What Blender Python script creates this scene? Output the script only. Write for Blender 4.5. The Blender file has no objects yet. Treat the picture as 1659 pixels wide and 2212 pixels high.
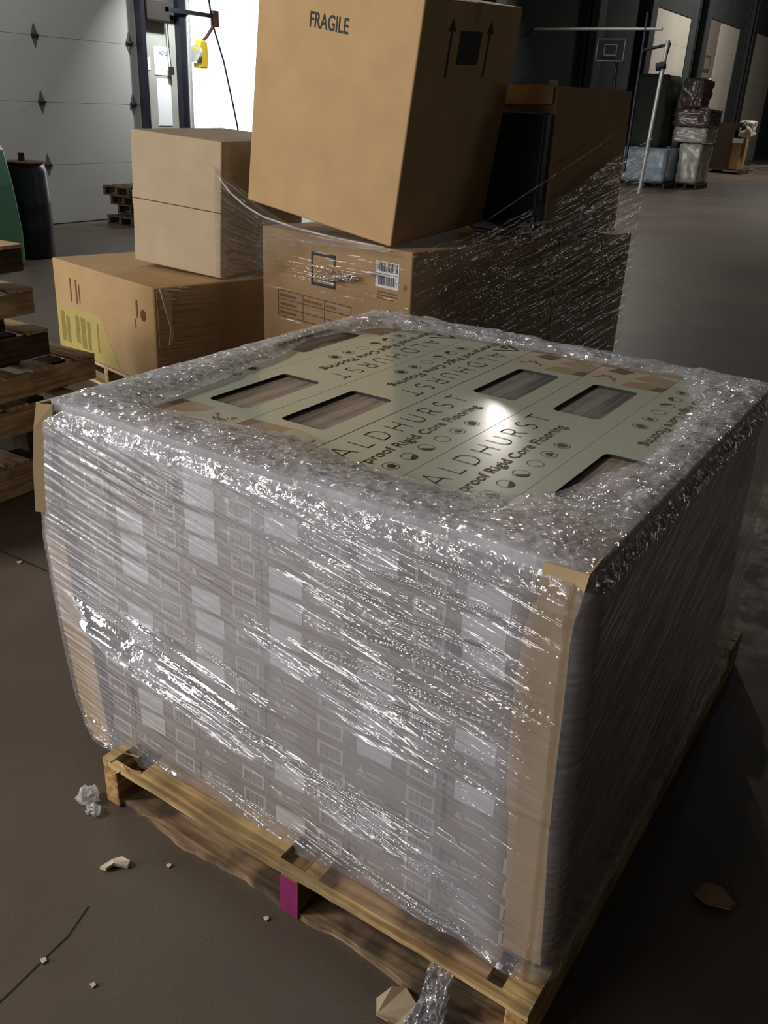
import bpy, bmesh, math, random
import numpy as np
from mathutils import Vector, Matrix, Euler
rnd = random.Random(7)
S = bpy.context.scene
COL = S.collection
PI = math.pi

# ------------------------------------------------------------------ camera
R_ = Vector((0.8316013, 0.55345674, 0.04609672)); U_ = Vector((-0.26871061, 0.32833268, 0.90553424))
F_ = Vector((-0.48603897, 0.76543013, -0.42176158))
cam = bpy.data.cameras.new('camera'); cam.sensor_fit = 'HORIZONTAL'; cam.sensor_width = 36
cam.lens = 36 * 1893.46 / 1659; cam.clip_start = 0.05; cam.clip_end = 200
co = bpy.data.objects.new('camera', cam); COL.objects.link(co)
B_ = -F_
co.matrix_world = Matrix(((R_.x, U_.x, B_.x, 1.5388), (R_.y, U_.y, B_.y, -1.061), (R_.z, U_.z, B_.z, 1.491), (0, 0, 0, 1)))
S.camera = co
# ------------------------------------------------------------------ world, lights, exposure
w = bpy.data.worlds.new('world'); S.world = w; w.use_nodes = True
w.node_tree.nodes['Background'].inputs[0].default_value = (0.75, 0.8, 1.0, 1)
w.node_tree.nodes['Background'].inputs[1].default_value = 0.006
S.view_settings.view_transform = 'Standard'; S.view_settings.look = 'None'
S.view_settings.gamma = 1; S.view_settings.exposure = 0.0; S.view_settings.use_curve_mapping = False

def area(name, loc, target, sx, sy, power, color=(1, 1, 1), spread=180):
    l = bpy.data.lights.new(name, 'AREA'); l.shape = 'RECTANGLE'; l.size = sx; l.size_y = sy
    l.energy = power; l.color = color; l.spread = math.radians(spread)
    o = bpy.data.objects.new(name, l); COL.objects.link(o); o.location = loc
    o.rotation_euler = (Vector(target) - Vector(loc)).to_track_quat('-Z', 'Y').to_euler()
    return o
WARM = (1.0, 0.91, 0.79)
area('ceiling_lamp_near', (-3.0, -2.7, 3.5), (0.2, 0.9, 0.6), 0.8, 0.8, 155, WARM)
area('streak_light_behind', (-4.0, -10.4, 3.7), (0.7, 0, 0.5), 4.6, 0.5, 215, (1.0, 0.97, 0.93))  # added unseen light, placed so the front film folds show long streaks
area('open_bay_light', (-7.2, -7.4, 2.2), (0.6, 0.5, 0.5), 1.3, 2.4, 370, (0.92, 0.95, 1.0))
area('ceiling_lamp_aisle', (-6.6, 16.5, 5.6), (-2.5, 11.0, 0), 0.38, 0.38, 330, (1.0, 0.93, 0.84))
area('ceiling_lamp_far', (-3.5, 29, 6.8), (-6, 31, 0), 1.2, 1.2, 420, (1.0, 0.95, 0.88))
area('dock_wall_lamp', (-5.0, 4.6, 5.2), (-7.7, 5.6, 1.0), 0.6, 0.6, 62, (0.97, 0.97, 1.0))
for lx_, ly_, lz_ in ((-3.2, 4.5, 6.6), (0.5, -6.5, 6.6), (0.3, 9.5, 6.6), (-6.0, -1.0, 6.6), (-1.2, 7.2, 6.6), (0.6, 16, 4.6), (-1.6, 20, 5.0), (2.6, 14, 4.6), (6.3, 10.3, 3.1), (6.2, 8.2, 2.6), (6.5, 12, 4.4)):
    area('glint_light', (lx_, ly_, lz_), (0, 2, 1) if lx_ > 5 else (lx_, ly_, 0), 0.42 if lx_ < 5 else 0.3, 0.42 if lx_ < 5 else 0.3, 6 if lx_ < 5 else 2.6, (1.0, 0.95, 0.88))  # added small out-of-view lights, only there to make the film sparkle
area('side_glint_light', (6.6, 8.4, 2.4), (0, 3, 1), 4.5, 0.45, 22, (1.0, 0.96, 0.9))  # added low light off to the right, for glints on the side film
area('box_glint_light', (-7.5, -1.6, 2.3), (0, 1.5, 0.8), 0.3, 1.6, 34, (0.92, 0.95, 1.0))  # added light at the bare wall, for glints on the lower box front
area('wall_strip_fill', (-6.9, 7.7, 3.1), (-7.75, 7.85, 1.4), 0.12, 0.12, 16, (0.95, 0.98, 1.0), 90)  # added fill that brightens the scuffed wall strip beside the dock
area('trailer_lamp', (-8.2, 9.6, 2.9), (-9.8, 10.4, 1.2), 0.8, 0.8, 520, (0.93, 0.97, 1.0))

# ------------------------------------------------------------------ helpers
class MB:
    def __init__(s): s.v = []; s.f = []; s.m = []
    def face(s, pts, m=0):
        n = len(s.v); s.v += [tuple(p) for p in pts]; s.f.append(tuple(range(n, n + len(pts)))); s.m.append(m)
    def box(s, a, b, m=0, M=None):
        x0, y0, z0 = a; x1, y1, z1 = b
        P = [Vector(p) for p in ((x0,y0,z0),(x1,y0,z0),(x1,y1,z0),(x0,y1,z0),(x0,y0,z1),(x1,y0,z1),(x1,y1,z1),(x0,y1,z1))]
        if M: P = [M @ p for p in P]
        n = len(s.v); s.v += [tuple(p) for p in P]
        for q in ((0,3,2,1),(4,5,6,7),(0,1,5,4),(1,2,6,5),(2,3,7,6),(3,0,4,7)):
            s.f.append(tuple(n + i for i in q)); s.m.append(m)
        return s
    def prism(s, poly, z0, z1, m=0, f=None):
        # poly: 2-D outline (ccw), f maps (a,b,c)->xyz
        f = f or (lambda a, b, c: (a, b, c)); n = len(s.v); k = len(poly)
        s.v += [tuple(f(a, b, z0)) for a, b in poly] + [tuple(f(a, b, z1)) for a, b in poly]
        s.f.append(tuple(range(n + k - 1, n - 1, -1))); s.m.append(m)
        s.f.append(tuple(range(n + k, n + 2 * k))); s.m.append(m)
        for i in range(k):
            j = (i + 1) % k; s.f.append((n + i, n + j, n + k + j, n + k + i)); s.m.append(m)
        return s
    def tube(s, p0, p1, r0, r1=None, seg=12, m=0):
        r1 = r0 if r1 is None else r1
        p0 = Vector(p0); p1 = Vector(p1); d = (p1 - p0).normalized()
        a = d.orthogonal().normalized(); b = d.cross(a); n = len(s.v)
        for p, r in ((p0, r0), (p1, r1)):
            for i in range(seg):
                t = 2 * PI * i / seg; s.v.append(tuple(p + (a * math.cos(t) + b * math.sin(t)) * r))
        for i in range(seg):
            j = (i + 1) % seg; s.f.append((n + i, n + j, n + seg + j, n + seg + i)); s.m.append(m)
        s.f.append(tuple(n + i for i in reversed(range(seg)))); s.m.append(m)
        s.f.append(tuple(n + seg + i for i in range(seg))); s.m.append(m)
        return s
    def path(s, pts, r, seg=8, m=0):
        for a, b in zip(pts[:-1], pts[1:]): s.tube(a, b, r, r, seg, m)
        return s
    def lathe(s, prof, c=(0, 0, 0), seg=28, m=0):
        n = len(s.v); k = len(prof)
        for r, z in prof:
            for i in range(seg):
                t = 2 * PI * i / seg; s.v.append((c[0] + r * math.cos(t), c[1] + r * math.sin(t), c[2] + z))
        for j in range(k - 1):
            for i in range(seg):
                q = (i + 1) % seg; s.f.append((n + j*seg + i, n + j*seg + q, n + (j+1)*seg + q, n + (j+1)*seg + i)); s.m.append(m)
        s.f.append(tuple(n + i for i in reversed(range(seg)))); s.m.append(m)
        s.f.append(tuple(n + (k-1)*seg + i for i in range(seg))); s.m.append(m)
        return s
    def mesh(s, name, mats):
        me = bpy.data.meshes.new(name); me.from_pydata(s.v, [], s.f)
        for m in mats: me.materials.append(m)
        me.polygons.foreach_set('material_index', s.m); me.update(); return me
def obj(name, mb, mats, parent=None, smooth=False, bevel=0, loc=None, rot=None, seg=2):
    if not isinstance(mats, (list, tuple)): mats = [mats]
    me = mb.mesh(name, mats) if isinstance(mb, MB) else mb
    o = bpy.data.objects.new(name, me); COL.objects.link(o)
    if parent is not None: o.parent = parent
    if loc is not None: o.location = loc
    if rot is not None: o.rotation_euler = rot
    if smooth:
        for p in me.polygons: p.use_smooth = True
    if bevel:
        md = o.modifiers.new('bevel', 'BEVEL'); md.width = bevel; md.segments = seg; md.limit_method = 'ANGLE'; md.angle_limit = 0.6
    return o
def tag(o, label=None, cat=None, group=None, kind=None):
    if label: o['label'] = label
    if cat: o['category'] = cat
    if group: o['group'] = group
    if kind: o['kind'] = kind
    return o
def empty(name, loc=(0, 0, 0), rot=(0, 0, 0), **k):
    o = bpy.data.objects.new(name, None); COL.objects.link(o); o.location = loc; o.rotation_euler = rot
    o.empty_display_size = 0.05; tag(o, **k); return o
def struct(name, mb, mats, **k):
    o = obj(name, mb, mats, **k); o['kind'] = 'structure'; return o
def copy_tree(o, parent=None):
    c = o.copy(); COL.objects.link(c)
    if parent is not None: c.parent = parent
    for ch in list(o.children): copy_tree(ch, c)
    return c
def text_mb(body, size, sx=1.0, bold=0.0, align='LEFT', space=1.0):
    cu = bpy.data.curves.new('lettering', 'FONT'); cu.body = body; cu.size = size; cu.offset = bold; cu.align_x = align
    cu.space_character = space; cu.resolution_u = 3
    t = bpy.data.objects.new('lettering', cu); COL.objects.link(t)
    dg = bpy.context.evaluated_depsgraph_get(); dg.update()
    me = t.evaluated_get(dg).to_mesh(); mb = MB()
    mb.v = [(v.co.x * sx, v.co.y, 0) for v in me.vertices]
    mb.f = [tuple(p.vertices) for p in me.polygons]; mb.m = [0] * len(mb.f)
    t.evaluated_get(dg).to_mesh_clear(); bpy.data.objects.remove(t); bpy.data.curves.remove(cu)
    return mb
def xf(mb, f, thick=0.0006):
    # map a flat lettering (a,b) through f(a,b,c) and give it ink thickness
    n = len(mb.v); top = [tuple(f(a, b, thick)) for a, b, _ in mb.v]
    mb.v = top; return mb

# ------------------------------------------------------------------ materials
def mat(name):
    m = bpy.data.materials.new(name); m.use_nodes = True
    nt = m.node_tree; b = nt.nodes['Principled BSDF']; return m, nt, b
def N(nt, t, **k):
    n = nt.nodes.new(t)
    for a, v in k.items():
        if isinstance(a, str) and hasattr(n, a): setattr(n, a, v)
    return n
def L(nt, a, b): nt.links.new(a, b)
def srgb(r, g, b):
    f = lambda c: ((c / 255 + .055) / 1.055) ** 2.4 if c > 10 else c / 255 / 12.92
    return (f(r), f(g), f(b), 1)
def simple(name, col, rough=0.6, spec=0.5, metal=0.0, noise=0.0, scale=20, bump=0.0, stretch=(1, 1, 1), col2=None, detail=4, coat=0):
    m, nt, b = mat(name)
    b.inputs['Roughness'].default_value = rough; b.inputs['Metallic'].default_value = metal
    b.inputs['Specular IOR Level'].default_value = spec; b.inputs['Base Color'].default_value = col
    b.inputs['Coat Weight'].default_value = coat
    if noise or bump or col2:
        tc = N(nt, 'ShaderNodeTexCoord'); mp = N(nt, 'ShaderNodeMapping'); mp.inputs['Scale'].default_value = stretch
        no = N(nt, 'ShaderNodeTexNoise'); no.inputs['Scale'].default_value = scale; no.inputs['Detail'].default_value = detail
        L(nt, tc.outputs['Object'], mp.inputs[0]); L(nt, mp.outputs[0], no.inputs['Vector'])
        c2 = col2 or tuple(list(c * (1 - noise) for c in col[:3]) + [1])
        r = N(nt, 'ShaderNodeValToRGB'); r.color_ramp.elements[0].position = .3; r.color_ramp.elements[1].position = .7
        r.color_ramp.elements[0].color = c2; r.color_ramp.elements[1].color = col
        L(nt, no.outputs[0], r.inputs[0]); L(nt, r.outputs[0], b.inputs['Base Color'])
        if bump:
            bp = N(nt, 'ShaderNodeBump'); bp.inputs['Strength'].default_value = bump; bp.inputs['Distance'].default_value = 0.003
            L(nt, no.outputs[0], bp.inputs['Height']); L(nt, bp.outputs[0], b.inputs['Normal'])
    return m
def wood(name, c1, c2, axis=0, dirt=0.5):
    m, nt, b = mat(name); tc = N(nt, 'ShaderNodeTexCoord'); mp = N(nt, 'ShaderNodeMapping')
    s = [28, 28, 28]; s[axis] = 1.6; mp.inputs['Scale'].default_value = s
    n1 = N(nt, 'ShaderNodeTexNoise'); n1.inputs['Scale'].default_value = 2.0; n1.inputs['Detail'].default_value = 6; n1.inputs['Distortion'].default_value = .6
    n2 = N(nt, 'ShaderNodeTexNoise'); n2.inputs['Scale'].default_value = 7; n2.inputs['Detail'].default_value = 4
    L(nt, tc.outputs['Object'], mp.inputs[0]); L(nt, mp.outputs[0], n1.inputs['Vector']); L(nt, tc.outputs['Object'], n2.inputs['Vector'])
    r = N(nt, 'ShaderNodeValToRGB'); r.color_ramp.elements[0].position = .35; r.color_ramp.elements[1].position = .62
    r.color_ramp.elements[0].color = c2; r.color_ramp.elements[1].color = c1; L(nt, n1.outputs[0], r.inputs[0])
    r2 = N(nt, 'ShaderNodeValToRGB'); r2.color_ramp.elements[0].position = .42; r2.color_ramp.elements[1].position = .58
    r2.color_ramp.elements[0].color = (1 - dirt, 1 - dirt, 1 - dirt * .95, 1); r2.color_ramp.elements[1].color = (1, 1, 1, 1); L(nt, n2.outputs[0], r2.inputs[0])
    mx = N(nt, 'ShaderNodeMix'); mx.data_type = 'RGBA'; mx.blend_type = 'MULTIPLY'; mx.inputs[0].default_value = 1
    L(nt, r.outputs[0], mx.inputs[6]); L(nt, r2.outputs[0], mx.inputs[7]); L(nt, mx.outputs[2], b.inputs['Base Color'])
    bp = N(nt, 'ShaderNodeBump'); bp.inputs['Strength'].default_value = .35; bp.inputs['Distance'].default_value = .002
    L(nt, n1.outputs[0], bp.inputs['Height']); L(nt, bp.outputs[0], b.inputs['Normal']); b.inputs['Roughness'].default_value = .8
    return m

M = {}
M['cardboard'] = simple('kraft_cardboard', srgb(192, 158, 114), .75, .3, noise=.14, scale=6, bump=.05)
M['cardboard_dark'] = simple('kraft_cardboard_brown', srgb(172, 141, 102), .75, .3, noise=.16, scale=5, bump=.05)
M['cardboard_pale'] = simple('pale_cardboard', srgb(184, 164, 136), .75, .3, noise=.12, scale=7, bump=.06)
M['corner_board'] = simple('corner_board_card', srgb(200, 172, 132), .6, .4, noise=.12, scale=14, bump=.1)
M['ink'] = simple('black_ink', srgb(34, 28, 24), .7)
M['brown_ink'] = simple('brown_ink', srgb(88, 64, 50), .6, .15)
M['title_ink'] = simple('dark_green_ink', srgb(26, 30, 29), .6, .1)
M['faint_ink'] = simple('faded_ink', srgb(116, 84, 50), .7)
M['carton_end'] = simple('carton_end_print', srgb(136, 120, 106), .45, .5, noise=.1, scale=30)
M['carton_kraft'] = simple('carton_side_kraft', srgb(150, 122, 92), .7, .3, noise=.15, scale=12)
M['carton_top'] = simple('carton_top_print', srgb(196, 201, 184), .13, .5, noise=.02, scale=4, bump=.06, coat=.0)
M['white_label'] = simple('white_label_paper', srgb(226, 226, 228), .5, .5, noise=.06, scale=30)
M['pale_print'] = simple('pale_logo_print', srgb(205, 196, 186), .5)
M['print_beige'] = simple('photo_print_beige', srgb(206, 192, 168), .3, noise=.12, scale=18)
M['print_tan'] = simple('photo_print_tan', srgb(184, 160, 134), .3, noise=.25, scale=25)
M['print_brown'] = simple('photo_print_brown', srgb(132, 110, 92), .3, noise=.3, scale=30)
M['print_leaf'] = simple('photo_print_sprig', srgb(74, 62, 48), .4)
M['magenta_paint'] = simple('magenta_paint', srgb(150, 40, 104), .6, noise=.3, scale=25)
M['pallet_wood'] = wood('pallet_wood', srgb(218, 188, 132), srgb(154, 120, 76), 0, .45)
M['pallet_wood_y'] = wood('pallet_wood_lengthwise', srgb(200, 160, 100), srgb(136, 100, 60), 1, .5)
M['old_wood'] = wood('weathered_pallet_wood', srgb(222, 190, 142), srgb(160, 128, 88), 1, .35)
M['old_wood_x'] = wood('weathered_deck_wood', srgb(226, 202, 160), srgb(170, 142, 102), 0, .2)
M['bottom_wood'] = wood('dirty_board_wood', srgb(176, 146, 112), srgb(116, 92, 68), 0, .72)
M['dark_wood'] = wood('dark_stained_wood', srgb(96, 72, 54), srgb(58, 42, 32), 1, .4)
M['plank_brown'] = wood('brown_oak_plank', srgb(176, 158, 144), srgb(122, 108, 98), 1, .2)
M['plank_grey'] = wood('grey_oak_plank', srgb(140, 142, 136), srgb(96, 98, 94), 1, .2)
M['black_edge'] = simple('window_cut_edge', srgb(38, 34, 30), .6)
M['steel'] = simple('galvanised_steel', srgb(205, 207, 204), .35, metal=.35, noise=.25, scale=30)
M['dark_steel'] = simple('dark_steel', srgb(52, 54, 62), .4, metal=.5, noise=.2, scale=20)
M['hinge_steel'] = simple('hinge_plate_steel', srgb(128, 130, 126), .4, metal=.5, noise=.4, scale=25)
M['yellow'] = simple('yellow_plastic', srgb(206, 180, 50), .5)
M['door_panel'] = simple('painted_door_panel', srgb(182, 182, 178), .55, .4, noise=.04, scale=3, bump=.05)
M['far_panel'] = simple('far_door_panel', srgb(190, 184, 172), .6, noise=.1, scale=1.5)
M['far_grey'] = simple('far_grey_panel', srgb(122, 112, 102), .6, noise=.2, scale=2)
M['seam'] = simple('panel_seam', srgb(150, 150, 147), .6)
M['wall_dark'] = simple('dark_block_wall', srgb(62, 66, 66), .9, .2, noise=.25, scale=1.2)
M['wall_pale'] = simple('scuffed_painted_wall', srgb(176, 178, 168), .7, noise=.25, scale=3.5)
M['ceiling'] = simple('dark_ceiling', srgb(40, 36, 34), .9, noise=.3, scale=1)
M['trailer'] = simple('white_trailer_liner', srgb(240, 244, 246), .6, noise=.02, scale=2)
M['green'] = simple('green_plastic', srgb(32, 112, 72), .35, .5, noise=.15, scale=5)
M['dark_green'] = simple('dark_green_plastic', srgb(12, 40, 30), .5)
M['drum'] = simple('black_plastic_drum', srgb(34, 38, 46), .4, .5, noise=.15, scale=6)
M['rust'] = simple('rust_brown_rim', srgb(92, 56, 40), .7)
M['tarp'] = simple('dark_green_tarp', srgb(52, 60, 52), .8, noise=.3, scale=3, bump=.2)
M['crate_dark'] = simple('dark_brown_board', srgb(84, 66, 48), .7, noise=.3, scale=4)
M['crate_tan'] = simple('tan_board', srgb(176, 140, 92), .7, noise=.1, scale=4)
M['blue_grey'] = simple('blue_grey_wrapped_goods', srgb(180, 200, 212), .25, .7, noise=.35, scale=9, bump=.9)
M['silver_wrap'] = simple('silver_wrapped_goods', srgb(225, 220, 206), .22, .8, noise=.4, scale=9, bump=.9)
M['brown_wrap'] = simple('brown_wrapped_goods', srgb(132, 114, 106), .2, .8, noise=.5, scale=7, bump=.9)
M['yellow_label'] = simple('yellow_label', srgb(190, 168, 100), .6, noise=.1, scale=12)
M['olive_label'] = simple('olive_label_text', srgb(152, 136, 66), .6, noise=.25, scale=60)
M['tape'] = simple('brown_tape', srgb(150, 112, 72), .3, .6, noise=.1, scale=10)
M['torn'] = simple('torn_card_white', srgb(214, 200, 176), .8)
M['red_mark'] = simple('faded_red_paint', srgb(112, 66, 46), .6)
M['board_white'] = simple('backboard_line', srgb(225, 230, 232), .5)
M['board_grey'] = simple('backboard_smoke', srgb(60, 66, 70), .4)
M['screen_paper'] = simple('white_notice_paper', srgb(246, 248, 250), .6)
M['blue_ink'] = simple('blue_ink', srgb(70, 100, 140), .6)

def barcode_material():
    m, nt, b = mat('barcode_print'); tc = N(nt, 'ShaderNodeTexCoord'); mp = N(nt, 'ShaderNodeMapping')
    mp.inputs['Scale'].default_value = (420, 0, 0); no = N(nt, 'ShaderNodeTexNoise'); no.inputs['Scale'].default_value = 1; no.inputs['Detail'].default_value = 0
    r = N(nt, 'ShaderNodeValToRGB'); r.color_ramp.interpolation = 'CONSTANT'; r.color_ramp.elements[0].color = srgb(70, 64, 60); r.color_ramp.elements[1].position = .42
    r.color_ramp.elements[1].color = srgb(150, 142, 134)
    L(nt, tc.outputs['Object'], mp.inputs[0]); L(nt, mp.outputs[0], no.inputs['Vector']); L(nt, no.outputs[0], r.inputs[0]); L(nt, r.outputs[0], b.inputs['Base Color'])
    return m
M['barcode'] = barcode_material()

def floor_material():
    m, nt, b = mat('sealed_concrete'); tc = N(nt, 'ShaderNodeTexCoord')
    n1 = N(nt, 'ShaderNodeTexNoise'); n1.inputs['Scale'].default_value = .6; n1.inputs['Detail'].default_value = 8; n1.inputs['Roughness'].default_value = .6
    n2 = N(nt, 'ShaderNodeTexNoise'); n2.inputs['Scale'].default_value = 260; n2.inputs['Detail'].default_value = 2
    n3 = N(nt, 'ShaderNodeTexNoise'); n3.inputs['Scale'].default_value = 5; n3.inputs['Detail'].default_value = 8; n3.inputs['Roughness'].default_value = .7
    for n in (n1, n2, n3): L(nt, tc.outputs['Object'], n.inputs['Vector'])
    r1 = N(nt, 'ShaderNodeValToRGB'); r1.color_ramp.elements[0].position = .3; r1.color_ramp.elements[1].position = .7
    r1.color_ramp.elements[0].color = srgb(78, 69, 61); r1.color_ramp.elements[1].color = srgb(104, 93, 83)
    L(nt, n1.outputs[0], r1.inputs[0])
    r2 = N(nt, 'ShaderNodeValToRGB'); r2.color_ramp.elements[0].color = (.62, .62, .62, 1); r2.color_ramp.elements[1].color = (1.3, 1.3, 1.3, 1)
    r2.color_ramp.elements[0].position = .3; r2.color_ramp.elements[1].position = .7
    L(nt, n2.outputs[0], r2.inputs[0])
    mx = N(nt, 'ShaderNodeMix'); mx.data_type = 'RGBA'; mx.blend_type = 'MULTIPLY'; mx.inputs[0].default_value = .5
    L(nt, r1.outputs[0], mx.inputs[6]); L(nt, r2.outputs[0], mx.inputs[7])
    # pale patch broken into spots (bounded in x,y by a noise threshold)
    r3 = N(nt, 'ShaderNodeValToRGB'); r3.color_ramp.elements[0].position = .45; r3.color_ramp.elements[1].position = .58
    r3.color_ramp.elements[0].color = (0, 0, 0, 1); r3.color_ramp.elements[1].color = (1, 1, 1, 1); L(nt, n3.outputs[0], r3.inputs[0])
    sx = N(nt, 'ShaderNodeSeparateXYZ'); L(nt, tc.outputs['Object'], sx.inputs[0])
    def smooth(src, a, c):
        q = N(nt, 'ShaderNodeMapRange'); q.inputs['From Min'].default_value = a; q.inputs['From Max'].default_value = c; L(nt, src, q.inputs['Value']); return q.outputs[0]
    def mul(a, c):
        q = N(nt, 'ShaderNodeMath'); q.operation = 'MULTIPLY'; L(nt, a, q.inputs[0]); L(nt, c, q.inputs[1]); return q.outputs[0]
    mask = mul(mul(smooth(sx.outputs[1], 1.2, 1.7), smooth(sx.outputs[1], 3.2, 2.4)), mul(smooth(sx.outputs[0], .7, 1.0), r3.outputs[0]))
    m2 = N(nt, 'ShaderNodeMix'); m2.data_type = 'RGBA'; L(nt, mask, m2.inputs[0]); L(nt, mx.outputs[2], m2.inputs[6]); m2.inputs[7].default_value = srgb(176, 166, 160)
    L(nt, m2.outputs[2], b.inputs['Base Color'])
    rr = N(nt, 'ShaderNodeMapRange'); rr.inputs['To Min'].default_value = .38; rr.inputs['To Max'].default_value = .6; L(nt, n3.outputs[0], rr.inputs['Value']); L(nt, rr.outputs[0], b.inputs['Roughness'])
    bp = N(nt, 'ShaderNodeBump'); bp.inputs['Strength'].default_value = .25; bp.inputs['Distance'].default_value = .001; L(nt, n2.outputs[0], bp.inputs['Height']); L(nt, bp.outputs[0], b.inputs['Normal'])
    return m
M['floor'] = floor_material()

def film_material(name, haze=.5, gloss=.2, rough=.07, tint=(.78, .78, .82, 1), fine=1.0):
    m, nt, b = mat(name); nt.nodes.remove(b); out = nt.nodes['Material Output']
    uv = N(nt, 'ShaderNodeUVMap'); at = N(nt, 'ShaderNodeAttribute'); at.attribute_name = 'layers'; ac = N(nt, 'ShaderNodeAttribute'); ac.attribute_name = 'crinkle'; ak = N(nt, 'ShaderNodeAttribute'); ak.attribute_name = 'streaky'
    tc = N(nt, 'ShaderNodeTexCoord')
    def noise(vec, sc, scale, detail=3, dist=0.0):
        mp = N(nt, 'ShaderNodeMapping'); mp.inputs['Scale'].default_value = sc; L(nt, vec, mp.inputs[0])
        n = N(nt, 'ShaderNodeTexNoise'); n.inputs['Scale'].default_value = scale; n.inputs['Detail'].default_value = detail; n.inputs['Distortion'].default_value = dist
        L(nt, mp.outputs[0], n.inputs['Vector']); return n.outputs[0]
    def math_(op, a, c):
        q = N(nt, 'ShaderNodeMath'); q.operation = op
        for i, z in enumerate((a, c)):
            if isinstance(z, (int, float)): q.inputs[i].default_value = z
            else: L(nt, z, q.inputs[i])
        return q.outputs[0]
    streak = noise(uv.outputs[0], (3.0, 70, 1), 1.0, 4)
    fineS = noise(uv.outputs[0], (9, 420, 1), 1.0, 2)
    blotch = noise(tc.outputs['Object'], (1, 1, 1), 7.0, 4)
    crk = noise(tc.outputs['Object'], (1, 1, 1), 95.0, 3, .8)
    crk2 = noise(uv.outputs[0], (26, 90, 1), 1.0, 3, .6)
    # haze amount
    h = math_('MULTIPLY', at.outputs['Fac'], haze)
    v = math_('ADD', math_('MULTIPLY', streak, .9), math_('MULTIPLY', blotch, .9))
    v = math_('SUBTRACT', v, -.1)
    h = math_('MINIMUM', math_('MULTIPLY', h, v), .93)
    # bump height
    hs = math_('MULTIPLY', math_('ADD', math_('MULTIPLY', streak, 1.0), math_('MULTIPLY', fineS, .22 * fine)), ak.outputs['Fac'])
    hc = math_('MULTIPLY', math_('ADD', math_('MULTIPLY', crk, .9), math_('MULTIPLY', crk2, 1.3)), ac.outputs['Fac'])
    bp = N(nt, 'ShaderNodeBump'); bp.inputs['Strength'].default_value = 1; bp.inputs['Distance'].default_value = .0045
    L(nt, math_('ADD', hs, hc), bp.inputs['Height'])
    # faceted crinkles: every little facet of film tilts its own way
    def facets(vec, sc, amt, wx, wy, wz, wob=2.2):
        mp = N(nt, 'ShaderNodeMapping'); mp.inputs['Scale'].default_value = sc; L(nt, vec, mp.inputs[0])
        nz = N(nt, 'ShaderNodeTexNoise'); nz.inputs['Scale'].default_value = .7; nz.inputs['Detail'].default_value = 3; L(nt, mp.outputs[0], nz.inputs['Vector'])
        ad = N(nt, 'ShaderNodeVectorMath'); ad.operation = 'MULTIPLY_ADD'; L(nt, nz.outputs[1], ad.inputs[0]); ad.inputs[1].default_value = (wob, wob, wob); L(nt, mp.outputs[0], ad.inputs[2])
        vo = N(nt, 'ShaderNodeTexVoronoi'); vo.inputs['Scale'].default_value = 1; L(nt, ad.outputs[0], vo.inputs['Vector'])
        sb = N(nt, 'ShaderNodeVectorMath'); sb.operation = 'SUBTRACT'; L(nt, vo.outputs['Color'], sb.inputs[0]); sb.inputs[1].default_value = (.5, .5, .5)
        ml = N(nt, 'ShaderNodeVectorMath'); ml.operation = 'MULTIPLY'; L(nt, sb.outputs[0], ml.inputs[0]); ml.inputs[1].default_value = (wx * 2, wy * 2, wz * 2)
        if amt is None: return ml.outputs[0]
        sc_ = N(nt, 'ShaderNodeVectorMath'); sc_.operation = 'SCALE'; L(nt, ml.outputs[0], sc_.inputs[0]); L(nt, amt, sc_.inputs['Scale']); return sc_.outputs[0]
    fa = facets(tc.outputs['Object'], (120, 120, 120), ac.outputs['Fac'], .75, .75, .75)
    fb = facets(uv.outputs[0], (7, 260, 1), ak.outputs['Fac'], .06, .14, .40, .5)
    s1 = N(nt, 'ShaderNodeVectorMath'); s1.operation = 'ADD'; L(nt, fa, s1.inputs[0]); L(nt, fb, s1.inputs[1])
    s2 = N(nt, 'ShaderNodeVectorMath'); s2.operation = 'ADD'; L(nt, s1.outputs[0], s2.inputs[0]); L(nt, bp.outputs[0], s2.inputs[1])
    s3 = N(nt, 'ShaderNodeVectorMath'); s3.operation = 'NORMALIZE'; L(nt, s2.outputs[0], s3.inputs[0])
    tr = N(nt, 'ShaderNodeBsdfTransparent'); tr.inputs[0].default_value = (.97, .97, .975, 1)
    df = N(nt, 'ShaderNodeBsdfDiffuse'); df.inputs[0].default_value = tint
    gl = N(nt, 'ShaderNodeBsdfGlossy'); gl.inputs['Roughness'].default_value = rough; gl.inputs[0].default_value = (1, 1, 1, 1); L(nt, s3.outputs[0], gl.inputs['Normal'])
    fr = N(nt, 'ShaderNodeFresnel'); fr.inputs[0].default_value = 1.5; L(nt, bp.outputs[0], fr.inputs['Normal'])
    m1 = N(nt, 'ShaderNodeMixShader'); L(nt, h, m1.inputs[0]); L(nt, tr.outputs[0], m1.inputs[1]); L(nt, df.outputs[0], m1.inputs[2])
    g = math_('MINIMUM', math_('ADD', math_('MULTIPLY', fr.outputs[0], 1.0), gloss * .35), .40)
    m2 = N(nt, 'ShaderNodeMixShader'); L(nt, g, m2.inputs[0]); L(nt, m1.outputs[0], m2.inputs[1]); L(nt, gl.outputs[0], m2.inputs[2])
    L(nt, m2.outputs[0], out.inputs[0]); return m
M['film'] = film_material('stretch_film', .225, .45, .04, (.84, .84, .95, 1))
M['film_clear'] = film_material('clear_stretch_film', .09, .16, .06, (.5, .48, .46, 1))

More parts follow.
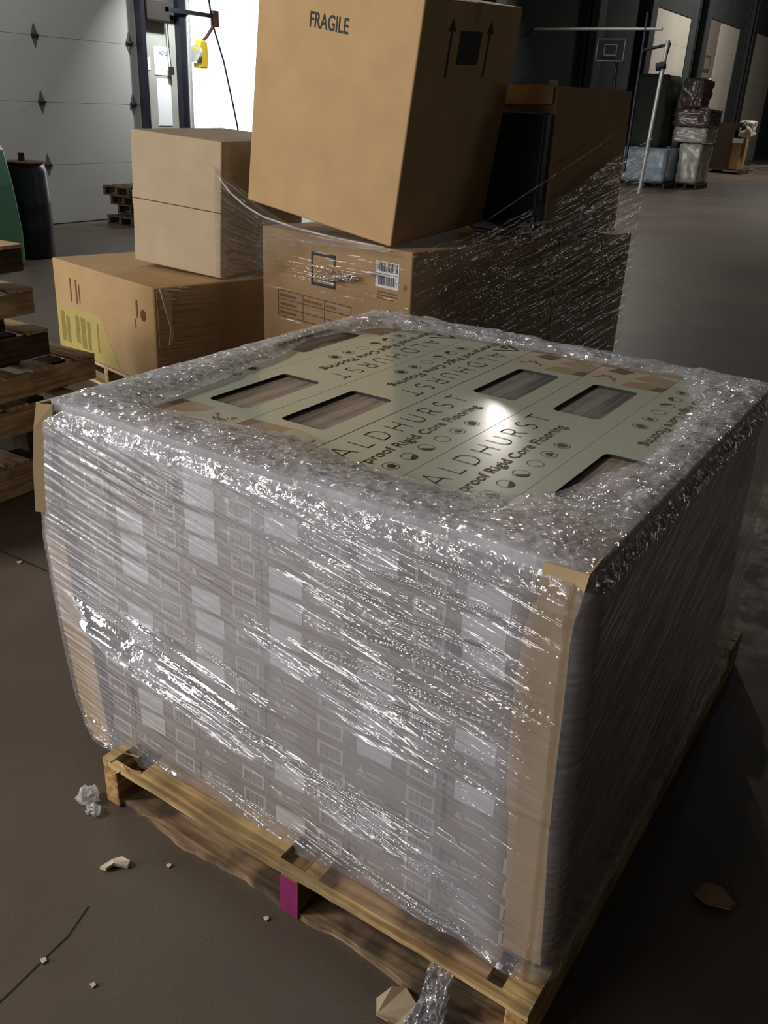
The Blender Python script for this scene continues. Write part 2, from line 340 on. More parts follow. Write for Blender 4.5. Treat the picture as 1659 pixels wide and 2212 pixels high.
def film_mesh(name, P, uv, layers, crinkle, closed=False, mat_=None, parent=None, streaky=None):
    if streaky is None: streaky = np.full(layers.shape, .8)
    # P: (a,b,3) grid
    a, b = P.shape[:2]; verts = P.reshape(-1, 3)
    I = np.arange(a * b).reshape(a, b)
    if closed: I = np.vstack([I, I[:1]])
    q = np.stack([I[:-1, :-1], I[1:, :-1], I[1:, 1:], I[:-1, 1:]], -1).reshape(-1, 4)
    me = bpy.data.meshes.new(name); me.vertices.add(len(verts)); me.vertices.foreach_set('co', verts.astype(np.float32).ravel())
    me.loops.add(q.size); me.loops.foreach_set('vertex_index', q.ravel().astype(np.int32)); me.polygons.add(len(q))
    me.polygons.foreach_set('loop_start', np.arange(0, q.size, 4, dtype=np.int32)); me.polygons.foreach_set('loop_total', np.full(len(q), 4, dtype=np.int32))
    me.update(calc_edges=True)
    ul = me.uv_layers.new(name='UVMap'); ul.data.foreach_set('uv', uv.reshape(-1, 2)[q.ravel()].astype(np.float32).ravel())
    for nm, arr in (('layers', layers), ('crinkle', crinkle), ('streaky', streaky)):
        at = me.attributes.new(nm, 'FLOAT', 'POINT'); at.data.foreach_set('value', arr.reshape(-1).astype(np.float32))
    me.polygons.foreach_set('use_smooth', np.ones(len(q), dtype=bool))
    me.materials.append(mat_ or M['film']); o = bpy.data.objects.new(name, me); COL.objects.link(o)
    if parent is not None: o.parent = parent
    return o
_ng = np.random.RandomState(5); _lat = _ng.rand(256, 256)
def vnoise(x, y):
    xi = np.floor(x).astype(int); yi = np.floor(y).astype(int); fx = x - xi; fy = y - yi
    fx = fx * fx * (3 - 2 * fx); fy = fy * fy * (3 - 2 * fy)
    g = lambda i, j: _lat[i % 256, j % 256]
    return (g(xi, yi) * (1 - fx) + g(xi + 1, yi) * fx) * (1 - fy) + (g(xi, yi + 1) * (1 - fx) + g(xi + 1, yi + 1) * fx) * fy
def fbm(x, y, o=4):
    s = 0; a = .5
    for i in range(o): s = s + a * vnoise(x * 2 ** i + 17 * i, y * 2 ** i + 31 * i); a *= .5
    return s
def sstep(a, b, x):
    t = np.clip((x - a) / (b - a), 0, 1); return t * t * (3 - 2 * t)

# ------------------------------------------------------------------ the setting
mb = MB(); mb.face([(-7.75, -12, 0), (7, -12, 0), (7, 60, 0), (-7.75, 60, 0)]); struct('floor', mb, M['floor'])
mb = MB(); mb.face([(-7.75, -12, 7.4), (-7.75, 60, 7.4), (7, 60, 7.4), (7, -12, 7.4)]); struct('ceiling', mb, M['ceiling'])
# ceiling joists far down the aisle
XW = -7.75
mb = MB()
def wallseg(y0, y1, z0, z1, m=0, t=.25): mb.box((XW - t, y0, z0), (XW, y1, z1), m)
wallseg(-12, 4.0, 0, 7.4, 0); wallseg(4.0, 7.42, 3.1, 7.4, 0); wallseg(7.42, 8.2, 0, 2.33, 1); wallseg(7.42, 8.2, 2.33, 7.4, 0)
wallseg(8.2, 10.9, 3.1, 7.4, 0); wallseg(10.9, 25.9, 0, 7.4, 0)
wallseg(25.9, 29.8, 4.3, 7.4, 0); wallseg(29.8, 31.4, 0, 7.4, 0); wallseg(31.4, 35.8, 4.5, 7.4, 0); wallseg(35.8, 37.8, 0, 7.4, 0)
wallseg(37.8, 42, 4.6, 7.4, 0); wallseg(42, 60, 0, 7.4, 0)
struct('wall_left', mb, [M['wall_dark'], M['wall_pale']])
mb = MB(); mb.box((-8, 60, 0), (7.25, 60.25, 7.4)); struct('wall_back', mb, M['wall_dark'])
mb = MB(); mb.box((7, -12, 0), (7.25, 60, 7.4)); struct('wall_right', mb, M['wall_dark'])
mb = MB(); mb.box((-8, -12.25, 0), (7.25, -12, 7.4)); struct('wall_front', mb, M['wall_dark'])
# columns standing along the left wall
for i, y in enumerate((13.4, 16.4, 21.7, 25.4, 30.6, 36.8)):
    mb = MB(); d = .22
    mb.box((XW, y - .22, 0), (XW + .04, y + .22, 7.4)).box((XW + .04, y - .03, 0), (XW + .26, y + .03, 7.4)).box((XW + .26, y - .22, 0), (XW + .3, y + .22, 7.4))
    struct('trim_%d' % (i + 1), mb, simple('column_paint', srgb(40, 42, 44), .7) if i == 0 else bpy.data.materials['column_paint'])

def sectional_door(name, y0, y1, ztop, zs, panel, hinges_y=(), xoff=-.06):
    root = bpy.data.objects.new(name, None); COL.objects.link(root); root.location = (XW + xoff, y0, 0); root['kind'] = 'structure'
    zz = [0] + list(zs) + [ztop]
    for a, b in zip(zz[:-1], zz[1:]):
        mb = MB(); mb.box((-.04, 0, a + .0015), (0, y1 - y0, b - .0015)); obj('door_panel', mb, panel, root, bevel=.002)
    mb = MB(); mb.box((-.05, 0, 0), (-.035, y1 - y0, ztop)); obj('seam_backing', mb, M['seam'], root)
    for (hy, hz) in hinges_y:
        # diamond-shaped hinge plate with a barrel
        f = lambda a, b, c: (c, a + hy - y0, b + hz)
        mb = MB(); mb.prism([(-.05, 0), (0, -.125), (.05, 0), (0, .125)], 0, .006, 0, f)
        h = obj('hinge', mb, M['hinge_steel'], root)
        mb = MB(); mb.tube((.016, hy - y0 - .04, hz), (.016, hy - y0 + .04, hz), .017, seg=10)
        obj('hinge_barrel', mb, M['dark_steel'], h)
    return root
HZ = (.66, 1.33, 2.0, 2.67)
sectional_door('door_1', 4.0, 7.42, 3.2, HZ, M['door_panel'], [(5.95, .66), (5.95, 1.33), (5.95, 2.0), (7.3, .68), (7.3, 1.34), (7.3, 2.02), (4.3, 1.33), (4.3, .66)])
# tracks beside the doors
def track(name, y, z1, w_, dep, m):
    mb = MB(); mb.box((XW + .0, y - w_ / 2, 0), (XW + .012, y + w_ / 2, z1)).box((XW + .012, y - w_ / 2, 0), (XW + dep, y - w_ / 2 + .012, z1)).box((XW + dep, y - w_ / 2, 0), (XW + dep + .01, y + w_ / 2 * .4, z1))
    struct(name, mb, m)
track('trim_7', 7.42, 3.4, .1, .09, M['dark_steel'])
track('trim_8', 8.12, 3.4, .2, .08, M['dark_steel'])
mb = MB(); mb.tube((XW + .1, 8.16, 0), (XW + .1, 8.16, 3.3), .03, seg=14); struct('trim_9', mb, M['steel'])
# trailer parked at the open dock, lit inside
mb = MB()
X0, X1, Y0, Y1, Z0, Z1 = -14.5, -8.0, 8.2, 10.9, 0.0, 3.1
mb.face([(X1, Y0, Z0), (X0, Y0, Z0), (X0, Y1, Z0), (X1, Y1, Z0)]); mb.face([(X1, Y0, Z1), (X1, Y1, Z1), (X0, Y1, Z1), (X0, Y0, Z1)])
mb.face([(X1, Y0, Z0), (X1, Y0, Z1), (X0, Y0, Z1), (X0, Y0, Z0)]); mb.face([(X1, Y1, Z0), (X0, Y1, Z0), (X0, Y1, Z1), (X1, Y1, Z1)]); mb.face([(X0, Y0, Z0), (X0, Y0, Z1), (X0, Y1, Z1), (X0, Y1, Z0)])
o = obj('truck_trailer', mb, M['trailer']); tag(o, 'brightly lit white trailer interior seen through the open dock', 'trailer')
# far dock doors
sectional_door('door_2', 25.9, 29.8, 4.3, (1.2, 2.0, 2.75, 3.5), M['far_panel'], xoff=-.03)
d3 = sectional_door('door_3', 33.3, 35.8, 4.5, (.9, 1.9, 2.8, 3.65), M['far_panel'], xoff=-.03)
d4 = sectional_door('door_4', 31.4, 33.2, 4.5, (.9, 1.9, 2.8, 3.65), M['far_grey'], xoff=-.03)
for z in (.45, 2.35, 3.2):
    mb = MB(); mb.box((0, .45, z - .25), (.02, 1.25, z + .25)); fr = obj('door_frame_square', mb, M['crate_dark'], d4)
    mb = MB(); mb.box((.02, .58, z - .16), (.03, 1.12, z + .16)); obj('pane', mb, M['far_grey'], fr)
sectional_door('door_5', 37.8, 42, 4.6, (.9, 1.9, 2.8, 3.7), M['far_panel'], xoff=-.03)

# ------------------------------------------------------------------ flooring load
W, D, H, CW, LH, NL = 1.2, 1.2, .9, .2, .055, 14
def shift(z): return .025 * (1 - (z - .13) / .77)
ZB = .13
def cell_label(c, l):
    cols = ['leftmost', 'second', 'third', 'fourth', 'fifth', 'rightmost']
    pl = ['top', 'second', 'third', 'fourth', 'fifth', 'sixth', 'seventh', 'eighth', 'ninth', 'tenth', 'eleventh', 'twelfth', 'thirteenth', 'bottom'][l]
    cc = cols[c] if c in (0, 5) else cols[c] + ' from left'
    return 'grey-brown flooring carton under film, %s layer of the %s column' % (pl, cc)
def end_parts(root, ox, wd, has_white, has_logo, wl=0.018):
    if has_white:
        mb = MB(); mb.box((ox + wl, -.0012, .006), (ox + wl + .076, 0, .049)); obj('white_label', mb, M['white_label'], root)
    if has_logo:
        mb = MB(); f = lambda a, b, c: (ox + .02 + a, -c, .022 + b)
        mb.prism([(0, 0), (.018, 0), (.009, .016)], 0, .0012, 0, f); mb.prism([(.022, .004), (.06, .004), (.06, .009), (.022, .009)], 0, .0012, 0, f)
        mb.prism([(.0, -.008), (.05, -.008), (.05, -.0065), (.0, -.0065)], 0, .0012, 0, f)
        obj('printed_logo', mb, M['pale_print'], root)
    mb = MB(); mb.box((ox + wd - .074, -.0012, .010), (ox + wd - .014, 0, .046), 0)
    b = obj('barcode_label', mb, M['pale_print'], root)
    mb = MB(); mb.box((ox + wd - .067, -.002, .0155), (ox + wd - .021, -.0012, .041), 0); obj('barcode', mb, M['barcode'], b)

def body_mesh(wd, name='flooring_carton', top=LH - .001):
    mb = MB(); mb.box((.001, 0, .0005), (wd - .001, D, top), 1)
    mb.face([(.001, -.0003, .0005), (wd - .001, -.0003, .0005), (wd - .001, -.0003, top), (.001, -.0003, top)], 0)
    return mb.mesh(name, [M['carton_end'], M['carton_kraft']])
bmesh_std = body_mesh(CW); protos = {}
def carton(c, l):
    z0 = H - (l + 1) * LH; sh = shift(z0); x0 = c * CW + sh; wd = CW
    if c == 0:
        xl = .05 + .09 * (1 - (z0 - .13) / .77) ** 1.3; wd = CW + sh - xl; x0 = xl
    white = rnd.random() < (.72 if c in (1, 2, 3) else .5); logo = not white
    if (c, l) in ((1, 1), (1, 2), (3, 0)): white, logo = False, True
    if (c, l) in ((1, 0), (2, 0), (2, 1), (3, 1), (1, 3), (2, 3), (0, 3)): white, logo = True, False
    yo = rnd.uniform(-.004, .004) - (.012 if (c, l) == (1, 1) else 0)
    xo = rnd.uniform(-.002, .002)
    if c == 0:
        r = obj('flooring_carton', body_mesh(wd), [], loc=(x0, yo, z0)); end_parts(r, 0, wd, False, False)
    else:
        k = (white, logo)
        if k not in protos:
            r = obj('flooring_carton', bmesh_std, [], loc=(x0 + xo, yo, z0)); end_parts(r, 0, CW, white, logo); protos[k] = r
        else:
            r = copy_tree(protos[k]); r.location = (x0 + xo, yo, z0)
    tag(r, cell_label(c, l), 'carton', 'flooring cartons stacked under stretch wrap')
    return r
for l in range(1, NL):
    for c in range(6): carton(c, l)

# --- lettering strokes of the thin title
def arc(cx, cy, rx, ry, a0, a1, n=12): return [(cx + rx * math.cos(math.radians(a0 + (a1 - a0) * i / n)), cy + ry * math.sin(math.radians(a0 + (a1 - a0) * i / n))) for i in range(n + 1)]
GL = {'A': (.86, [[(0, 0), (.43, 1), (.86, 0)], [(.15, .3), (.71, .3)]]),
      'L': (.5, [[(0, 1), (0, 0), (.5, 0)]]),
      'D': (.78, [[(0, 0), (0, 1), (.3, 1)] + arc(.3, .5, .48, .5, 90, -90) + [(0, 0)]]),
      'H': (.74, [[(0, 0), (0, 1)], [(.74, 0), (.74, 1)], [(0, .52), (.74, .52)]]),
      'U': (.7, [[(0, 1), (0, .36)] + arc(.35, .36, .35, .36, 180, 360) + [(.7, 1)]]),
      'R': (.6, [[(0, 0), (0, 1), (.3, 1)] + arc(.3, .73, .27, .27, 90, -90) + [(0, .46)], [(.3, .46), (.6, 0)]]),
      'S': (.56, [arc(.28, .745, .25, .255, 40, 270) + arc(.28, .245, .27, .245, 90, -140)]),
      'T': (.7, [[(0, 1), (.7, 1)], [(.35, 0), (.35, 1)]])}
def title_mb(word, h, span, wdt, f, z=.0007):
    tot = sum(GL[ch][0] for ch in word); gap = (span / h - tot) / (len(word) - 1); x = 0; mb = MB()
    for ch in word:
        gw, st = GL[ch]
        for pl in st:
            pts = [((x + a) * h, b * h) for a, b in pl]
            for p, q in zip(pts[:-1], pts[1:]):
                d = Vector(q) - Vector(p)
                if d.length < 1e-6: continue
                d.normalize(); n = Vector((-d.y, d.x)) * wdt / 2; e = d * wdt * .35
                p2 = Vector(p) - e; q2 = Vector(q) + e
                mb.face([f(*(p2 - n), z), f(*(q2 - n), z), f(*(q2 + n), z), f(*(p2 + n), z)])
        x += gw + gap
    return mb
def top_frame(u0, v0): return lambda a, b, c: (u0 - b, v0 + a, LH + c)

def rounded(u0, u1, v0, v1, r=.014, n=5):
    P = []
    for cx, cy, a in ((u1 - r, v1 - r, 0), (u0 + r, v1 - r, 90), (u0 + r, v0 + r, 180), (u1 - r, v0 + r, 270)):
        for i in range(n + 1):
            t = math.radians(a + 90 * i / n); P.append((cx + r * math.cos(t), cy + r * math.sin(t)))
    return P
WU0, WU1, WV0, WV1 = .048, .158, .69, .948
LIDT = .008
def lid_mb():
    # lid plate with a rounded window cut through it
    inn = rounded(WU0, WU1, WV0, WV1); n = len(inn); out = []
    cx, cy = (WU0 + WU1) / 2, (WV0 + WV1) / 2
    a0, a1, b0, b1 = .001, CW - .001, 0, D
    # outer loop: project every inner corner group on the rectangle corner
    for i, (x, y) in enumerate(inn):
        g = i // 6; out.append(((a1, b1), (a0, b1), (a0, b0), (a1, b0))[g])
    mb = MB(); zt, zb = LH, LH - LIDT
    for i in range(n):
        j = (i + 1) % n
        if out[i] == out[j]: mb.face([(*out[i], zt), (*inn[j], zt), (*inn[i], zt)][::-1] if False else [(*out[i], zt), (*inn[j], zt), (*inn[i], zt)], 0)
        else: mb.face([(*out[i], zt), (*out[j], zt), (*inn[j], zt), (*inn[i], zt)], 0)
        mb.face([(*inn[i], zt), (*inn[j], zt), (*inn[j], zb), (*inn[i], zb)], 1)
    mb.face([(a0, b0, zb), (a1, b0, zb), (a1, b0, zt), (a0, b0, zt)], 0); mb.face([(a1, b0, zb), (a1, b1, zb), (a1, b1, zt), (a1, b0, zt)], 0)
    mb.face([(a1, b1, zb), (a0, b1, zb), (a0, b1, zt), (a1, b1, zt)], 0); mb.face([(a0, b1, zb), (a0, b0, zb), (a0, b0, zt), (a0, b1, zt)], 0)
    return mb
def top_carton(c, inverted, grey):
    sh = rnd.uniform(-.001, .001)
    ang = PI if inverted else 0
    loc = (c * CW + sh, 0, H - LH) if not inverted else ((c + 1) * CW + sh, D, H - LH)
    cols = ['leftmost', 'second from left', 'third from left', 'fourth from left', 'fifth from left', 'rightmost']
    r = empty('flooring_carton', loc, (0, 0, ang), label='pale green printed flooring carton on top of the load, %s in its row' % cols[c], cat='carton', group='printed flooring cartons on the top layer')
    mb = MB(); mb.box((.001, 0, .0005), (CW - .001, D, LH - LIDT - .0005), 0); obj('carton_body', mb, M['carton_end'], r)
    obj('lid_panel', lid_mb(), [M['carton_top'], M['black_edge']], r)
    mb = MB(); mb.box((WU0 - .004, WV0 - .006, LH - LIDT - .004), (WU1 + .004, WV1 + .006, LH - LIDT + .001)); obj('floor_plank', mb, M['plank_grey' if grey else 'plank_brown'], r)
    f = top_frame(.074, .16)
    obj('title_lettering', title_mb('ALDHURST', .046, .47, .0026, f), M['title_ink'], r)
    mb = text_mb('Waterproof Rigid Core Flooring', .034, .95, .0002); f2 = top_frame(.121, .055)
    wdt = max(v[0] for v in mb.v); k = .545 / wdt; mb.v = [(a * k, b, 0) for a, b, _ in mb.v]
    obj('subtitle_lettering', xf(mb, f2, .0007), M['brown_ink'], r)
    for i in range(6):
        cy = .182 + .0615 * i; cu = .158; mb = MB(); R0, R1 = .0165, .0152; n = 20
        for q in range(n):
            t0, t1 = 2 * PI * q / n, 2 * PI * (q + 1) / n
            mb.face([(cu + R1 * math.cos(t0), cy + R1 * math.sin(t0), LH + .0007), (cu + R0 * math.cos(t0), cy + R0 * math.sin(t0), LH + .0007), (cu + R0 * math.cos(t1), cy + R0 * math.sin(t1), LH + .0007), (cu + R1 * math.cos(t1), cy + R1 * math.sin(t1), LH + .0007)], 0)
        if i in (1, 2, 3): a0 = [20, -50, -40][i - 1]; pts = [(cu + R1 * math.cos(math.radians(a0 - 70 + s)), cy + R1 * math.sin(math.radians(a0 - 70 + s))) for s in range(0, 141, 14)]; mb.face([(x, y, LH + .0009) for x, y in pts], 1) if i != 3 else None
        if i == 0: mb.face([(cu + .008, cy - .008, LH + .0009), (cu + .008, cy + .009, LH + .0009), (cu - .002, cy + .009, LH + .0009), (cu - .008, cy, LH + .0009), (cu - .002, cy - .008, LH + .0009)], 1)
        if i == 4: mb.face([(cu + .006, cy - .009, LH + .0009), (cu + .006, cy + .009, LH + .0009), (cu - .003, cy + .007, LH + .0009), (cu - .008, cy, LH + .0009), (cu - .003, cy - .007, LH + .0009)], 1)
        if i == 5: mb.face([(cu + .010 * math.cos(t), cy + .011 * math.sin(t), LH + .0009) for t in [2 * PI * s / 10 for s in range(10)]], 1)
        obj('feature_icon', mb, [M['brown_ink'], M['brown_ink']], r)
    # triangle logo: an open triangle with one thick and one thin leg
    f3 = top_frame(.088, .048); mb = MB(); z = .0007
    def q3(*p): mb.face([f3(a, b, z) for a, b in p])
    q3((0, 0), (.012, 0), (.047, .05), (.047, .062)); q3((.047, .062), (.047, .05), (.083, 0), (.092, 0)); q3((.02, 0), (.05, 0), (.05, .006), (.024, .006)); q3((.036, .02), (.048, .006), (.054, .006), (.046, .024))
    obj('logo_triangle', mb, M['brown_ink'], r)
    # photo print strip
    mb = MB()
    def pp(pts, z, m): mb.face([(a, b, LH + z) for a, b in pts], m)
    v0 = .975
    pp([(.001, v0 + .02), (.08, v0), (.199, v0 + .01), (.199, 1.2), (.001, 1.2)], .0003, 0)
    pp([(.10, v0 + .006), (.19, v0 + .01), (.199, v0 + .06), (.15, v0 + .075), (.105, v0 + .045)], .0005, 1)
    pp([(.15, v0 + .075), (.199, v0 + .06), (.199, v0 + .13), (.13, v0 + .15), (.105, v0 + .09)], .0005, 1)
    pp([(.17, v0 + .012), (.197, v0 + .012), (.199, v0 + .055), (.178, v0 + .05)], .0007, 2)
    pp([(.03, v0 + .11), (.075, v0 + .1), (.09, v0 + .14), (.045, v0 + .155)], .0007, 2)
    pp([(.001, v0 + .15), (.06, v0 + .16), (.09, 1.2), (.001, 1.2)], .0005, 1)
    for i in range(26):
        t = i / 25; cx_ = .022 + .055 * t; cy_ = v0 + .03 + .03 * math.sin(t * PI) + rnd.uniform(-.01, .01); a = rnd.uniform(0, PI); rr = .0045
        pp([(cx_ + rr * math.cos(a), cy_ + rr * math.sin(a)), (cx_ - rr * .4 * math.sin(a), cy_ + rr * .4 * math.cos(a)), (cx_ - rr * math.cos(a), cy_ - rr * math.sin(a)), (cx_ + rr * .4 * math.sin(a), cy_ - rr * .4 * math.cos(a))], .0008, 3)
    obj('photo_print', mb, [M['print_beige'], M['print_tan'], M['print_brown'], M['print_leaf']], r)
    # front end face print
    e = MB(); y = D + .0008 if inverted else -.0008
    holder = bpy.data.objects.new('end_panel', None)
    if inverted:
        mb = MB(); mb.box((.001 + .074 * 0 + .014, D, .010), (.074, D + .0012, .046)); b = obj('barcode_label', mb, M['pale_print'], r)
        mb = MB(); mb.box((.021, D + .0012, .0155), (.067, D + .002, .041)); obj('barcode', mb, M['barcode'], b)
        if c in (1, 2): mb = MB(); mb.box((CW - .094, D, .006), (CW - .018, D + .0012, .049)); obj('white_label', mb, M['white_label'], r)
    else:
        end_parts(r, 0, CW, False, c == 3)
    bpy.data.objects.remove(holder)
    return r
for c, inv, grey in ((0, False, False), (1, True, False), (2, True, False), (3, False, True), (4, False, True), (5, True, False)): top_carton(c, inv, grey)

# --- corner boards (bent L profiles of card)
def corner_board(name, pts, label, side=1):
    # pts: rows (z, x_outer, x_inner, y_outer, y_inner) ; flange on the front plus a return flange along the side
    mb = MB(); t = .004; n = len(pts)
    fr = []
    for z, xo, xi, yo, yi in pts:
        fr.append([(xi, yi, z), (xo, yo, z), (xo - side * .004, yo + .07, z), (xo - side * .008, yo + .07, z), (xo - side * .004, yo + t, z), (xi, yi + t, z)])
    for i in range(n - 1):
        for k in range(6):
            q = (k + 1) % 6; mb.face([fr[i][k], fr[i][q], fr[i + 1][q], fr[i + 1][k]])
    mb.face(fr[0]); mb.face(fr[-1][::-1])
    o = obj(name, mb, M['corner_board']); tag(o, label, 'corner board'); return o
corner_board('corner_board', [(.155, 1.238, 1.168, -.010, -.014), (.19, 1.236, 1.166, -.012, -.014), (.315, 1.226, 1.156, -.011, -.013), (.455, 1.214, 1.144, -.012, -.014), (.47, 1.216, 1.140, -.016, -.018), (.56, 1.21, 1.131, -.012, -.015), (.70, 1.205, 1.126, -.012, -.016), (.8, 1.2, 1.130, -.012, -.016), (.845, 1.203, 1.137, -.016, -.018), (.855, 1.205, 1.143, -.012, -.014), (.918, 1.212, 1.146, -.012, -.016)],
             'tan card corner board on the near right edge of the wrapped load')
corner_board('corner_board', [(.915, .045, .078, -.03, -.016), (.86, .032, .066, -.034, -.016), (.77, .016, .05, -.036, -.018), (.665, .004, .034, -.036, -.020)],
             'tan card corner board standing off the upper left edge of the load', -1)
corner_board('corner_board', [(.60, .0, .07, -.016, -.02), (.47, .01, .075, -.014, -.018), (.365, .02, .118, -.014, -.018), (.30, .03, .125, -.012, -.018), (.25, .036, .132, -.012, -.02), (.19, .044, .138, -.012, -.018), (.12, .062, .150, -.012, -.02), (.09, .10, .146, -.02, -.022)],
             'crumpled tan corner board bent inward at the lower left of the load', -1)

# --- the pallet under the load
pal = empty('wooden_pallet', (0, 0, 0), label='yellow wooden pallet with a magenta-painted middle runner under the wrapped load', cat='pallet')
PL1 = 1.42
for x0, x1, mm in ((.196, .240, 'pallet_wood_y'), (.716, .760, 'pallet_wood_y'), (1.211, 1.254, 'pallet_wood_y')):
    mb = MB(); mb.box((x0, -.08, 0), (x1, PL1, .108)); o = obj('stringer', mb, M[mm], pal, bevel=.004)
    if x0 == .716:
        mb = MB(); mb.box((x0 - .0005, -.0812, .004), (x1 + .0005, -.0798, .098)); obj('painted_end', mb, M['magenta_paint'], o)['label'] = 'magenta painted end of the runner'
def plank(x0, x1, y0, y1, z0, z1, name, m, wav=.004, seed=0, n=18, parent=pal):
    rr = random.Random(seed); fr = []; mb = MB()
    ph = rr.uniform(0, 6)
    for i in range(n + 1):
        t = i / n; x = x0 + (x1 - x0) * t; a = wav * (math.sin(ph + 9 * t) + rr.uniform(-.5, .5)); dz = wav * .25 * math.sin(ph * 2 + 6 * t)
        fr.append([(x, y0 + a, z0), (x, y0 + a, z1 + dz), (x, y1, z1 + dz), (x, y1, z0)])
    for i in range(n):
        for k in range(4):
            q = (k + 1) % 4; mb.face([fr[i][k], fr[i + 1][k], fr[i + 1][q], fr[i][q]])
    mb.face(fr[0][::-1]); mb.face(fr[-1]); return obj(name, mb, M[m], parent)
plank(.241, .715, -.075, .05, 0, .018, 'bottom_board', 'bottom_wood', .006, 1)
plank(.761, 1.210, -.075, .05, 0, .018, 'bottom_board', 'bottom_wood', .006, 2)
for y in (.5, 1.29): plank(.1965, 1.2535, y, y + .12, 0.0, .0178, 'bottom_board', 'bottom_wood', .001, 3)
plank(.225, 1.254, -.082, -.066, .108, .124, 'top_board', 'pallet_wood', .002, 4, 40)
plank(.306, .705, -.066, .02, .108, .126, 'top_board', 'pallet_wood', .001, 5)
plank(.800, 1.165, -.066, .02, .108, .125, 'top_board', 'bottom_wood', .001, 6)
plank(1.196, 1.254, -.066, .02, .108, .127, 'top_board', 'pallet_wood', .001, 7)
plank(.196, .224, -.08, .02, .108, .126, 'top_board', 'pallet_wood', .001, 8)
plank(.762, .796, -.066, .0, .108, .116, 'top_board', 'pallet_wood', .002, 9)
for y in (.06, .21, .36, .51, .66, .81, .96, 1.11, 1.27, 1.33): plank(.196, 1.254, y, y + (.10 if y < 1.2 else .05), .108, .127, 'top_board', 'pallet_wood', .0, 10)
# splinters on the broken lead board
for a, b, r in (((.262, -.074, .122), (.232, -.098, .098), .0028), ((.25, -.07, .124), (.285, -.085, .132), .002), ((.30, -.06, .122), (.268, -.078, .128), .0035), ((.262, -.03, .125), (.225, -.05, .135), .003), ((.40, -.09, .06), (.33, -.1, .05), .0015)):
    mb = MB(); mb.tube(a, b, r, r * .2, 5); obj('splinter', mb, M['pallet_wood'], pal)

# --- stretch wrap round the load
HOLE = [[0.216, 0.150], [0.198, 0.329], [0.150, 0.617], [0.095, 0.80], [0.178, 1.034], [0.405, 1.091], [0.611, 1.103], [0.843, 1.106], [1.007, 1.12], [1.092, 0.927], [1.113, 0.633], [1.118, 0.478], [1.077, 0.372], [1.054, 0.28], [1.002, 0.222], [0.91, 0.178], [0.784, 0.168], [0.649, 0.186], [0.527, 0.214], [0.403, 0.178], [0.295, 0.159]]
HOLE = [[a, b - (.035 if b < .3 else 0)] for a, b in HOLE]
def hole_at(px, py, cx=.62, cy=.64):
    # ray from the centre through (px,py); returns the crossing with the opening outline
    dx, dy = px - cx, py - cy; best = .3
    n = len(HOLE)
    for i in range(n):
        ax, ay = HOLE[i]; bx_, by_ = HOLE[(i + 1) % n]; ex, ey = bx_ - ax, by_ - ay; det = dx * (-ey) - dy * (-ex)
        if abs(det) < 1e-9: continue
        t = ((ax - cx) * (-ey) - (ay - cy) * (-ex)) / det; s = (dx * (ay - cy) - dy * (ax - cx)) / det
        if t > 0 and -1e-6 <= s <= 1 + 1e-6: best = t
    return cx + dx * best, cy + dy * best
